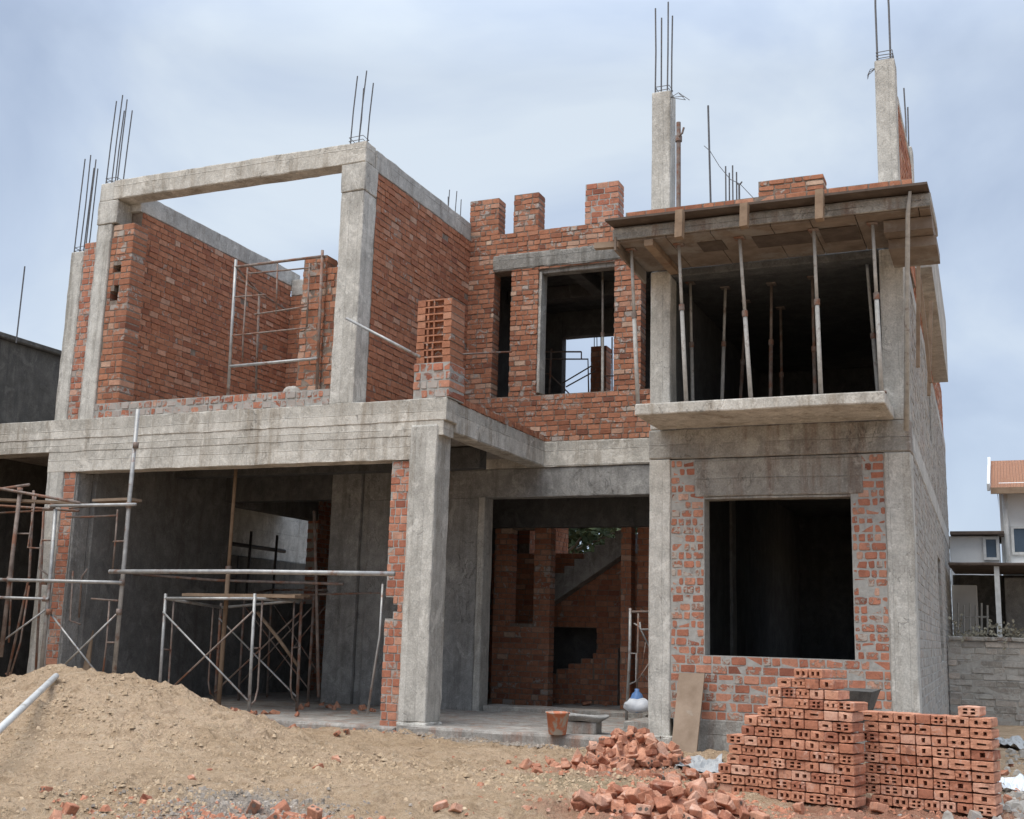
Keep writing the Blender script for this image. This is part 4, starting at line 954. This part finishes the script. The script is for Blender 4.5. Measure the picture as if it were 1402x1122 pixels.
WB = [brickmesh(.145, BH, BL, slots(.145, BH, k)) for k in (0, 1, 1, 2, 3, 4)]
for me in WB: me.name = 'clay_brick_wide'
def place(me, p, rz, label, group, rx=0, ry=0, name='clay_brick', flip=True):
    o = bpy.data.objects.new(name, me); col.objects.link(o)
    o.location = p; o.rotation_euler = (rx, ry, rz)
    if flip: o.scale = (random.choice((-1, 1)) * U(.985, 1.0), 1, U(.97, 1.0))
    return tag(o, label, 'brick', group)
def stack(p_left, p_right, rows, depth_jit, what, zscale=.0705):
    a, c2 = Vector(p_left), Vector(p_right); d = (c2 - a); ang = math.atan2(d.y, d.x); u = d.normalized(); nrm = Vector((-u.y, u.x, 0))
    for r, (s, e, pat) in enumerate(rows):
        x = e; k = 0; q = 0
        items = []
        while x > s + .05:
            wide = pat[q % len(pat)] == 'W'; q += 1
            w = .147 if wide else .106
            items.append((x - w, w, wide)); x -= w
        for k, (xs_, w, wide) in enumerate(items):
            c = a + u * (xs_ + w / 2 + U(-.002, .002)) + nrm * (U(-depth_jit, depth_jit) - .006 * r * 0) + Vector((0, 0, r * zscale - .01))
            lab = what % (WORDS[r], WORDS[min(k, 13)])
            place(random.choice(WB if wide else NB), c, ang + U(-.02, .02), lab, 'clay bricks in the stacks', ry=U(-.012, .012))
TL, TR = onz(984, 1072, 0), onz(1171, 1105, 0)
def px_of(p):
    q = p - CAM; z = q.dot(_f); return CX + FPX * q.dot(CR) / z
def along(pr, deg, pxl):
    d = Vector((-math.cos(math.radians(deg)), math.sin(math.radians(deg)), 0)); L = .3
    while px_of(pr + d * L) > pxl: L += .005
    return pr + d * L
TL = along(TR, 15, 984)
LT = (TR - TL).length
ls = [0, .03, .05, .09, .1, .15, .2, .22, .29, .34, .41, .45, .54]
le = [1.0] * 9 + [.9, .9, .87, .79]
pats = ['NNWN', 'WNNN', 'NNNW', 'WNN', 'NNN', 'NWN', 'NNNN', 'WNNN', 'NNW', 'NNN', 'NNNN', 'NN', 'NNN']
stack(TL, TR, [(s * LT, e * LT, p) for s, e, p in zip(ls, le, pats)], .012, 'clay brick in tall stack, %s course up, %s from the low stack')
u = (TR - TL).normalized(); ang = math.atan2(u.y, u.x)
place(WB[1], TL + u * (.945 * LT) + Vector((0, .0, 9 * .0705 - .01)), ang - .1, 'single loose clay brick on the shoulder of the tall stack', 'clay bricks in the stacks')
LL, LR = onz(1187, 1097, 0), onz(1364.5, 1117, 0)
LL = along(LR, 11, 1190)
LLn = (LR - LL).length
pl = ['WNNNNNWN', 'WWNNNWW', 'WWNNNWW', 'WNWNNNWN', 'WWNNNWW', 'WNWNNWNW', 'WWNNNWW', 'WWNNNWNW', 'WWNNWNW']
stack(LL, LR, [(.0, LLn, p) for p in pl], .006, 'clay brick in low stack, %s course up, %s from the free end')
u = (LR - LL).normalized(); ang = math.atan2(u.y, u.x)
place(WB[2], LL + u * (LLn - .145) + Vector((0, 0, 9 * .0705 - .01)), ang + .03, 'single clay brick lying on top at the free end of the low stack', 'clay bricks in the stacks')

def chunk(seed):
    random.seed(seed); bm = bmesh.new()
    w, l, h = random.choice(((.105, .2, .066), (.105, .13, .066), (.105, .1, .066), (.08, .12, .06)))
    bmesh.ops.create_cube(bm, size=1); bmesh.ops.scale(bm, vec=(w, l, h), verts=bm.verts)
    for k in range(random.choice((1, 2, 2, 3))):
        d = Vector((U(-.5, .5), random.choice((-1, 1)) * U(.5, 1), U(-.6, .6))).normalized()
        bmesh.ops.bisect_plane(bm, geom=bm.verts[:] + bm.edges[:] + bm.faces[:], plane_co=d * l * U(.12, .42), plane_no=d, clear_outer=True)
        bmesh.ops.holes_fill(bm, edges=[e for e in bm.edges if e.is_boundary])
    bmesh.ops.bevel(bm, geom=bm.edges[:], offset=.005, segments=1, affect='EDGES')
    bmesh.ops.triangulate(bm, faces=bm.faces[:]); bmesh.ops.subdivide_edges(bm, edges=bm.edges[:], cuts=1)
    for v in bm.verts: v.co += noise.noise_vector(v.co * 30 + Vector((seed, 0, 0))) * .004
    # flat dark discs on some ends: shade of the holes put into colour
    if seed % 2 == 0:
        for s in (-1, 1):
            r_ = bmesh.ops.create_cone(bm, cap_ends=True, segments=8, radius1=.016, radius2=.016, depth=.004)
            for v in r_['verts']: v.co = Vector((v.co.x + s * .024, -l * .5 + .0 + v.co.z * .3, v.co.y))
            for f in {f for v in r_['verts'] for f in v.link_faces}: f.material_index = 1
    me = bpy.data.meshes.new('broken_brick'); bm.to_mesh(me); bm.free(); me.materials.append(M['dusty']); me.materials.append(M['darkboard']); me.update(); return me
CH = [chunk(k) for k in range(1, 15)]
random.seed(21)
def loose(p, label, group, s=1.0, lift=.02):
    o = bpy.data.objects.new('broken_brick', random.choice(CH)); col.objects.link(o); s *= .82
    o.location = (p[0], p[1], p[2] + lift); o.rotation_euler = (U(-.5, .5) if R() < .6 else U(0, 6.28), U(-.5, .5) if R() < .6 else U(0, 6.28), U(0, 6.28)); k = s * U(.8, 1.15); o.scale = (k, k, k)
    return tag(o, label, 'brick', group)
def pile(c, rx, ry, h, n, label, group, ang=0.0, pw=1.0):
    for k in range(n):
        r = math.sqrt((k + .5) / n); a = k * 2.39996 + U(-.3, .3)
        lx, ly = math.cos(a) * r * rx, math.sin(a) * r * ry
        x, y = c[0] + lx * math.cos(ang) - ly * math.sin(ang), c[1] + lx * math.sin(ang) + ly * math.cos(ang)
        z = h * max(0, 1 - r) ** pw + gh(x, y)
        loose((x, y, z), label, group, 1.0, .0 + .025 * R())
    b = MB(); N_ = 28; K = 7
    for i in range(K + 1):
        for q in range(N_):
            r = i / K; a = q / N_ * 6.2832; lx, ly = math.cos(a) * r * rx * .95, math.sin(a) * r * ry * .95
            x, y = c[0] + lx * math.cos(ang) - ly * math.sin(ang), c[1] + lx * math.sin(ang) + ly * math.cos(ang)
            b.v.append((x, y, h * max(0, 1 - r) ** pw - .035 + gh(x, y) + U(-.012, .012)))
    for i in range(K):
        for q in range(N_): b.f.append([i * N_ + q, i * N_ + (q + 1) % N_, (i + 1) * N_ + (q + 1) % N_, (i + 1) * N_ + q]); b.m.append(0); b.r.append(.5)
    return b
g1, g2 = 'broken bricks heaped beside the porch', 'broken bricks heaped in front of the stacks'
for args in (((-3.12, 10.15), .5, .5, .3, 92, 'broken red brick in the higher heap beside the porch step', g1, 0, .8),
             ((-3.42, 9.65), .55, .36, .08, 22, 'broken red brick in the higher heap beside the porch step', g1, 0, 1),
             ((-2.12, 7.55), .62, .5, .18, 92, 'broken red brick in the near heap at the picture edge in front of the stacks', g2, 0, .8),
             ((-2.3, 9.15), .52, .22, .05, 20, 'broken red brick in the flat spread between the heaps and the tall stack', 'broken bricks spread by the tall stack', -.4, 1)):
    b = pile(*args); ob = b.build('brick_rubble', M['clay'], None, False, (args[0][0], args[0][1], 0)); tag(ob, 'crushed red brick rubble lying under the broken bricks', 'rubble', 'crushed rubble under the broken bricks', 'stuff')
lab = 'loose broken brick lying on the open sandy ground'
for px, py, s in ((718, 1107, 1.0), (623, 1112, .9), (600, 1118, .8), (96, 1110, 1.2), (200, 1098, 1.1), (205, 1096, .7), (348, 1108, 1.2), (385, 1103, 1.0), (400, 1115, 1.1), (370, 1117, 1.0), (64, 1086, .8), (285, 1055, .8), (265, 1065, .7), (328, 1036, .7), (438, 1050, .8), (460, 1042, .6), (735, 1052, 1.0), (1093, 1103, 1.1), (75, 1120, .9), (1195, 1100, 1.0), (1205, 1106, .9), (1240, 1119, .7), (430, 1119, .9), (475, 1009, .8), (462, 1011, .7), (400, 998, .7), (405, 1003, .6), (1376, 1060, .9), (1385, 1040, .9), (1392, 1090, .8), (1380, 1100, .9), (1390, 1075, 1.0), (790, 1040, .8)):
    p = onz(px, py, .0); p.z = gh(p.x, p.y); loose(p, lab, 'loose bricks on the sand', s, .018)
random.seed(33)
for k in range(24):
    x, y = random.choice(((-8.6 + U(-.9, .9), 12.0 + U(-.25, .3)), (-8.2 + U(-.7, .8), 13.6 + U(-.5, .6))))
    loose((x, y, .055), 'broken brick on the rubble strewn garage floor', 'bricks on the garage floor', .9, .015)
for k in range(8):
    loose((-6.3 + U(-.5, .9), 17.0 + U(-.2, .25), .09), 'broken brick lying at the foot of the stairs inside the entrance', 'bricks at the foot of the stairs', .8, .015)
for k in range(9):
    loose((-12.6 + U(-.6, .6), 12.3 + U(-.5, .6), .1 + U(0, .3)), 'broken brick in the small heap beside the first garage column', 'bricks beside the first column', 1, .0)
# chips, gravel and clods: nobody could count these
def chips(name, label, cat, n, place_fn, mat, smin, smax):
    b = MB()
    for k in range(n):
        x, y = place_fn(); z = surf(x, y); s = U(smin, smax) * (1 if R() < .85 else 1.7)
        a = U(0, 6.28); q = [Vector((math.cos(a + t) * s * U(.6, 1.1), math.sin(a + t) * s * U(.6, 1.1), 0)) for t in (0, 1.5, 3.1, 4.7)]
        top = [v * U(.35, .7) + Vector((0, 0, s * U(.4, .9))) for v in q]; o = Vector((x, y, z - s * .15))
        b.add([o + v for v in q + top], [(4, 5, 6, 7)] + [(i, (i + 1) % 4, 4 + (i + 1) % 4, 4 + i) for i in range(4)])
    return tag(b.build(name, mat, None), label, cat, None, 'stuff')
gs = lambda c, s: (lambda: (random.gauss(c[0], s[0]), random.gauss(c[1], s[1])))
def mixp(*fs): return lambda: random.choice(fs)()
pebm = simple('pebbles', (.2, .17, .14), (.4, .345, .29), 3, .2, .9)
clodm = simple('dry_clods', (.36, .26, .165), (.54, .41, .275), 5, .4, .97)
chips('brick_chips', 'small red brick chips strewn over the sandy ground', 'chips', 2600, mixp(gs((-3.2, 9.6), (.55, .45)), gs((-2.2, 7.6), (.6, .5)), gs((-1.0, 8.3), (.7, .4)), gs((-4.1, 5.9), (.6, .25)), gs((-8.5, 11.6), (1.0, .15)), gs((-8.4, 12.4), (.7, .3)), gs((-2.4, 9.3), (.4, .3))), M['clay'], .008, .026)
chips('gravel', 'grey gravel scattered on the sandy ground', 'gravel', 3000, mixp(gs((-4.55, 6.4), (.35, .35)), gs((-4.4, 6.0), (.5, .3)), gs((-5.2, 11.45), (.7, .08)), gs((-2.2, 9.8), (.5, .4)), gs((.3, 10), (.5, 1.2))), pebm, .006, .02)
chips('clods', 'dry clods of earth and sand on the trampled ground', 'earth', 5500, mixp(lambda: (U(-8, -1), U(5.2, 11.5)), gs((-3.2, 8.6), (.5, .4)), gs((-5.0, 8.6), (.5, .4)), gs((-7.5, 8.2), (1.0, .8)), gs((-7.6, 7.6), (.9, .6)), gs((-5.2, 6.2), (.4, .4))), clodm, .006, .022)
chips('debris', 'pale broken debris on the ground beyond the low stack', 'debris', 500, mixp(lambda: (U(-.15, 1.2), U(8.8, 15)), gs((.2, 9.5), (.3, .6))), M['mortar'], .02, .07)

# ------------------------------------------------------------------ loose objects
t0, t1, t2, t3 = at(930, 922, F - .06), at(965, 923, F - .06), onz(952.5, 1037, 0), onz(918, 1036, 0)
t2.y = t3.y = 11.25; t2 = Vector((t2.x + .03, 11.25, -.03)); t3 = Vector((t3.x + .03, 11.25, -.03)); t3 = at(918, 1033, 11.25); t2 = at(953, 1034, 11.25); t2.z -= .03; t3.z -= .03
nrm = (t1 - t0).cross(t3 - t0).normalized() * .012
b = MB(); b.add([t0 + nrm, t1 + nrm, t2 + nrm, t3 + nrm, t0 - nrm, t1 - nrm, t2 - nrm, t3 - nrm], [(0, 1, 2, 3), (7, 6, 5, 4), (0, 4, 5, 1), (1, 5, 6, 2), (2, 6, 7, 3), (3, 7, 4, 0)])
tag(part(b, 'plank', M['plank'], None), 'wide weathered plank leaning on the brick wall under the ground floor window', 'plank')
p0 = at(95, 850, 12.2); b = MB()
for k, (dx, w) in enumerate(((0, .1), (.14, .16))):
    a = at(96 + 26 * k, 848 + 8 * k, 12.25); c2 = Vector((a.x + .22, 12.0, .05)); d = (a - c2) / 2
    b.obox((a + c2) / 2, (w * .5, 0, w * .1), (0, .012, 0), d); tag(part(b, 'plank', M['wood'], None), ['narrow reddish plank leaning in the garage beside the first column', 'wider reddish plank leaning in the garage beside a narrow one'][k], 'plank'); b = MB()
# pole on the sand
def hit(px, py):
    d = ray(px, py); t_ = 4.0
    while t_ < 30:
        p = CAM + d * t_
        if p.z < surf(p.x, p.y): return p
        t_ += .02
    return p
pe, pn = hit(76, 932), hit(-12, 1058); dd_ = (pn - pe); pn = pe + dd_ * 1.6; pn.z = max(pn.z, surf(pn.x, pn.y)); pe.z += .04; pn.z += .05
b = MB(); b.tube([pn, pe], .03, 12)
tag(part(b, 'pole', M['white_tube'], None, True), 'pale round pole lying up the near slope of the sand heap', 'pole')
# bucket
bk = onz(763, 1006, .08); t = thing('bucket', 'orange bucket splashed with grey mortar on the porch floor', 'bucket', bk)
bt = NT('bucket_plastic'); bc = bt.mix(bt.ramp(bt.noise(7, 5, .6, dist=.4), [(.46, 0.), (.54, 1.)]), (.55, .2, .11), (.46, .42, .36)); M['bucket'] = bt.out(bc, bt.bump(bt.noise(20), .3, .01), .7)
b = MB(); N_ = 24; prof_ = [(.085, 0), (.09, .004), (.118, .21), (.128, .212), (.128, .228), (.116, .228), (.112, .2), (.088, .03)]
for r, z in prof_:
    for k in range(N_): a = k / N_ * 6.2832; b.v.append((bk.x + math.cos(a) * r, bk.y + math.sin(a) * r, bk.z + z))
for i in range(len(prof_) - 1):
    for k in range(N_): b.f.append([i * N_ + k, i * N_ + (k + 1) % N_, (i + 1) * N_ + (k + 1) % N_, (i + 1) * N_ + k]); b.m.append(0); b.r.append(.5)
b.f.append(list(range(N_))[::-1]); b.f.append(list(range(7 * N_, 8 * N_))); b.m += [0, 0]; b.r += [.5, .5]
part(b, 'body', M['bucket'], t, True)
b = MB(); b.tube([bk + Vector((math.cos(a) * .13, math.sin(a) * .04 - .03, .222 + math.sin(a) * .04)) for a in np.linspace(0, math.pi, 9)], .004, 6); part(b, 'handle', M['rebar'], t)
# mortar trough (flat pan on its stand) and mixing board
mt = thing('mortar_pan', 'shallow grey mortar pan on bricks beside the bucket in the porch', 'pan', onz(800, 992, .1))
c = onz(800, 985, .22); b = MB(); N_ = 20
for r, z in ((.0, .0), (.16, .0), (.24, .045), (.25, .045), (.25, .03), (.17, -.02), (0, -.02)):
    for k in range(N_): a = k / N_ * 6.2832; b.v.append((c.x + math.cos(a) * r * 1.1, c.y + math.sin(a) * r * .7, c.z + z + .01 * math.sin(a * 3)))
for i in range(6):
    for k in range(N_): b.f.append([i * N_ + k, i * N_ + (k + 1) % N_, (i + 1) * N_ + (k + 1) % N_, (i + 1) * N_ + k]); b.m.append(0); b.r.append(.5)
part(b, 'pan', M['plaster'], mt, True)
b = MB(); b.conc(c.x - .2, c.x + .16, c.y - .1, c.y + .12, .07, c.z - .022, amp=.01); part(b, 'stand', M['floorc'], mt)
# jug
jp = at(872, 984, 13.9); jp.z = .2
jt = thing('water_jug', 'blue and white plastic jug on the step beside the entrance column', 'jug', jp)
b = MB(); pr = [(.0, 0), (.07, 0), (.085, .03), (.085, .16), (.06, .22), (.028, .25), (.028, .28), (0, .28)]; N_ = 18
for r, z in pr:
    for k in range(N_): a = k / N_ * 6.2832; b.v.append((jp.x + math.cos(a) * r, jp.y + math.sin(a) * r, jp.z + z))
for i in range(len(pr) - 1):
    for k in range(N_): b.f.append([i * N_ + k, i * N_ + (k + 1) % N_, (i + 1) * N_ + (k + 1) % N_, (i + 1) * N_ + k]); b.m.append(0); b.r.append(.5)
part(b, 'body', simple('blue_plastic', (.1, .2, .42), (.2, .32, .55), 6, 0, .4), jt, True)
b = MB(); sp = Vector((jp.x + .04, jp.y - .1, .2))
for i in range(6):
    for k in range(12):
        a = k / 12 * 6.2832; r = .14 * math.sin(math.pi * (i + .35) / 6.4); p = Vector((math.cos(a) * r * 1.25, math.sin(a) * r * .7, .075 - .075 * math.cos(math.pi * i / 5.0))); b.v.append(sp + p + noise.noise_vector(p * 16) * .055)
for i in range(5):
    for k in range(12): b.f.append([i * 12 + k, i * 12 + (k + 1) % 12, (i + 1) * 12 + (k + 1) % 12, (i + 1) * 12 + k]); b.m.append(0); b.r.append(.5)
b.f.append(list(range(12))[::-1]); b.f.append(list(range(60, 72))); b.m += [0, 0]; b.r += [.5, .5]
tag(part(b, 'plastic_bag', simple('white_plastic', (.5, .52, .56), (.7, .71, .73), 9, .3, .4), None, True), 'crumpled white plastic bag in front of the blue jug', 'bag')
# plastic sheets
def sheet(c, w, l, label, mat, seed, ang=0., amp=.05):
    b = MB(); n = 16
    for j in range(n + 1):
        for i in range(n + 1):
            x, y = (i / n - .5) * w, (j / n - .5) * l; p = Vector((x * 7, y * 7, seed)); ed = 1 + .25 * noise.noise(p * .4)
            X, Y_ = c[0] + (x * math.cos(ang) - y * math.sin(ang)) * ed, c[1] + (x * math.sin(ang) + y * math.cos(ang)) * ed
            b.v.append((X, Y_, gh(X, Y_) + .02 + amp * abs(noise.noise(p)) + amp * .5 * abs(noise.noise(p * 2.7))))
    for j in range(n):
        for i in range(n): k = j * (n + 1) + i; b.f.append([k, k + 1, k + n + 2, k + n + 1]); b.m.append(0); b.r.append(.5)
    ob = part(b, 'plastic_sheet', mat, None); md = ob.modifiers.new('thick', 'SOLIDIFY'); md.thickness = .004
    return tag(ob, label, 'sheet')
shm = simple('grey_sheet', (.3, .31, .31), (.44, .44, .43), 8, .3, .6)
p = onz(958, 1052, 0); sheet(p, .45, .9, 'crumpled grey sheet between the leaning plank and the tall stack', shm, 3.1, .3)
p = onz(1388, 1082, 0); sheet(p, .3, .8, 'crumpled pale sheet on the ground beside the low stack', simple('pale_sheet', (.5, .53, .55), (.68, .7, .71), 8, .3, .6), 7.7, .2, .08)
p = onz(1392, 1015, 0); sheet(p, .5, 1.2, 'grey net sheet on the ground in front of the boundary wall', shm, 11.2, .5, .1)
# dark tray behind the tall stack
tp = at(1168, 950, 10.2); tr = thing('wheelbarrow', 'black barrow tray behind the tall brick stack with rubble on its rim', 'wheelbarrow', (tp.x, tp.y, 0))
b = MB(); c = at(1168, 944, 10.2)
b.add([(c.x - .17, c.y - .2, c.z), (c.x + .17, c.y - .2, c.z - .01), (c.x + .19, c.y + .3, c.z), (c.x - .19, c.y + .3, c.z), (c.x - .08, c.y - .1, c.z - .26), (c.x + .1, c.y - .1, c.z - .26), (c.x + .1, c.y + .2, c.z - .26), (c.x - .08, c.y + .2, c.z - .26)], [(0, 1, 5, 4), (1, 2, 6, 5), (2, 3, 7, 6), (3, 0, 4, 7), (4, 5, 6, 7), (3, 2, 1, 0)])
part(b, 'tray', M['dark'], tr)
for s in (-1, 1):
    b = MB(); b.tube([(c.x + s * .1, c.y + .2, 0), (c.x + s * .09, c.y + .15, c.z - .26)], .014, 6); part(b, 'leg', M['rebar'], tr)
b = MB(); wc = Vector((c.x, c.y - .2, .13)); b.tube([wc + Vector((-.025, 0, 0)), wc + Vector((.025, 0, 0))], .13, 18); part(b, 'wheel', M['darkboard'], tr)
# lump of mortar on the parapet
b = MB(); c = at(400, 540, F + .12); c.z = 3.93
for i in range(6):
    for k in range(14): a = k / 14 * 6.2832; t_ = i / 5; r = .1 * math.cos(t_ * 1.5); p = Vector((math.cos(a) * r * 1.3, math.sin(a) * r, .09 * math.sin(t_ * 1.57))); b.v.append(c + p + noise.noise_vector(p * 20) * .01)
for i in range(5):
    for k in range(14): b.f.append([i * 14 + k, i * 14 + (k + 1) % 14, (i + 1) * 14 + (k + 1) % 14, (i + 1) * 14 + k]); b.m.append(0); b.r.append(.5)
b.f.append(list(range(70, 84))); b.m.append(0); b.r.append(.5)
tag(part(b, 'mortar_lump', M['mortar'], None, True), 'rounded lump of dried mortar on the low brick parapet of the upper room', 'lump')
# cable support pole leaning beside the corner column
b = MB(); b.tube([at(524, 800, 11.95), at(520, 870, 11.9), at(503, 978, 11.85)], .014, 8)
tag(part(b, 'steel_rod', M['steel'], None, True), 'thin steel pole leaning beside the broken brick jamb of the corner column', 'pole')

# ------------------------------------------------------------------ camera, light, sky
cam = bpy.data.cameras.new('camera'); co = bpy.data.objects.new('camera', cam); col.objects.link(co)
cam.sensor_fit = 'HORIZONTAL'; cam.sensor_width = 36; cam.lens = 36 * FPX / 1402; cam.clip_end = 3000; cam.clip_start = .05
m = Matrix(((CR.x, CU.x, -_f.x, CAM.x), (CR.y, CU.y, -_f.y, CAM.y), (CR.z, CU.z, -_f.z, CAM.z), (0, 0, 0, 1)))
co.matrix_world = m; scene.camera = co
SUN_EL, SUN_AZ = math.radians(63), math.radians(205)   # azimuth from +Y towards +X
sd = Vector((math.sin(SUN_AZ) * math.cos(SUN_EL), math.cos(SUN_AZ) * math.cos(SUN_EL), math.sin(SUN_EL)))
sl = bpy.data.lights.new('sun', 'SUN'); sl.energy = 1.5; sl.angle = math.radians(45); sl.color = (1, .94, .85)
so = bpy.data.objects.new('sun', sl); col.objects.link(so); so.rotation_euler = sd.to_track_quat('Z', 'Y').to_euler(); so.location = (0, 0, 30)
w = bpy.data.worlds.new('World'); scene.world = w; w.use_nodes = True
nt = w.node_tree; bg = nt.nodes['Background']
sky = nt.nodes.new('ShaderNodeTexSky'); sky.sky_type = 'NISHITA'; sky.sun_disc = False; sky.sun_elevation = SUN_EL; sky.sun_rotation = SUN_AZ
tcn = nt.nodes.new('ShaderNodeTexCoord')
def wn(scale, detail, sc3, off, dist=0.):
    mp = nt.nodes.new('ShaderNodeMapping'); mp.inputs['Scale'].default_value = sc3; mp.inputs['Location'].default_value = off; nt.links.new(tcn.outputs['Generated'], mp.inputs['Vector'])
    n_ = nt.nodes.new('ShaderNodeTexNoise'); n_.inputs['Scale'].default_value = scale; n_.inputs['Detail'].default_value = detail; n_.inputs['Roughness'].default_value = .5; n_.inputs['Distortion'].default_value = dist
    nt.links.new(mp.outputs['Vector'], n_.inputs['Vector']); return n_.outputs['Fac']
def rampw(f, stops):
    r_ = nt.nodes.new('ShaderNodeValToRGB'); nt.links.new(f, r_.inputs['Fac']); e = r_.color_ramp.elements
    while len(e) < len(stops): e.new(.5)
    for el, (p, c) in zip(e, stops): el.position = p; el.color = (*c, 1)
    return r_.outputs['Color']
cl = rampw(wn(2.2, 6, (1, 1, 1.7), (.35, .2, .1), .5), [(.36, (3.95, 4.75, 6.2)), (.5, (5.1, 5.95, 7.3)), (.64, (6.7, 7.45, 8.2))])
sp_ = nt.nodes.new('ShaderNodeSeparateXYZ'); nt.links.new(tcn.outputs['Generated'], sp_.inputs[0])
mr = nt.nodes.new('ShaderNodeMapRange'); nt.links.new(sp_.outputs[2], mr.inputs[0]); mr.inputs[1].default_value = .45; mr.inputs[2].default_value = .95; mr.inputs[3].default_value = 1.0; mr.inputs[4].default_value = 3.0
zm = nt.nodes.new('ShaderNodeVectorMath'); zm.operation = 'SCALE'; nt.links.new(cl, zm.inputs[0]); nt.links.new(mr.outputs[0], zm.inputs['Scale']); cl = zm.outputs[0]
mx = nt.nodes.new('ShaderNodeMixRGB'); mx.inputs['Fac'].default_value = .82
nt.links.new(sky.outputs['Color'], mx.inputs['Color1']); nt.links.new(cl, mx.inputs['Color2'])
nt.links.new(mx.outputs['Color'], bg.inputs['Color']); bg.inputs['Strength'].default_value = .064
scene.view_settings.view_transform = 'Standard'; scene.view_settings.look = 'None'; scene.view_settings.exposure = 0.92; scene.view_settings.gamma = 1
scene.cycles.max_bounces = 6; scene.cycles.diffuse_bounces = 3; scene.cycles.use_denoising = True
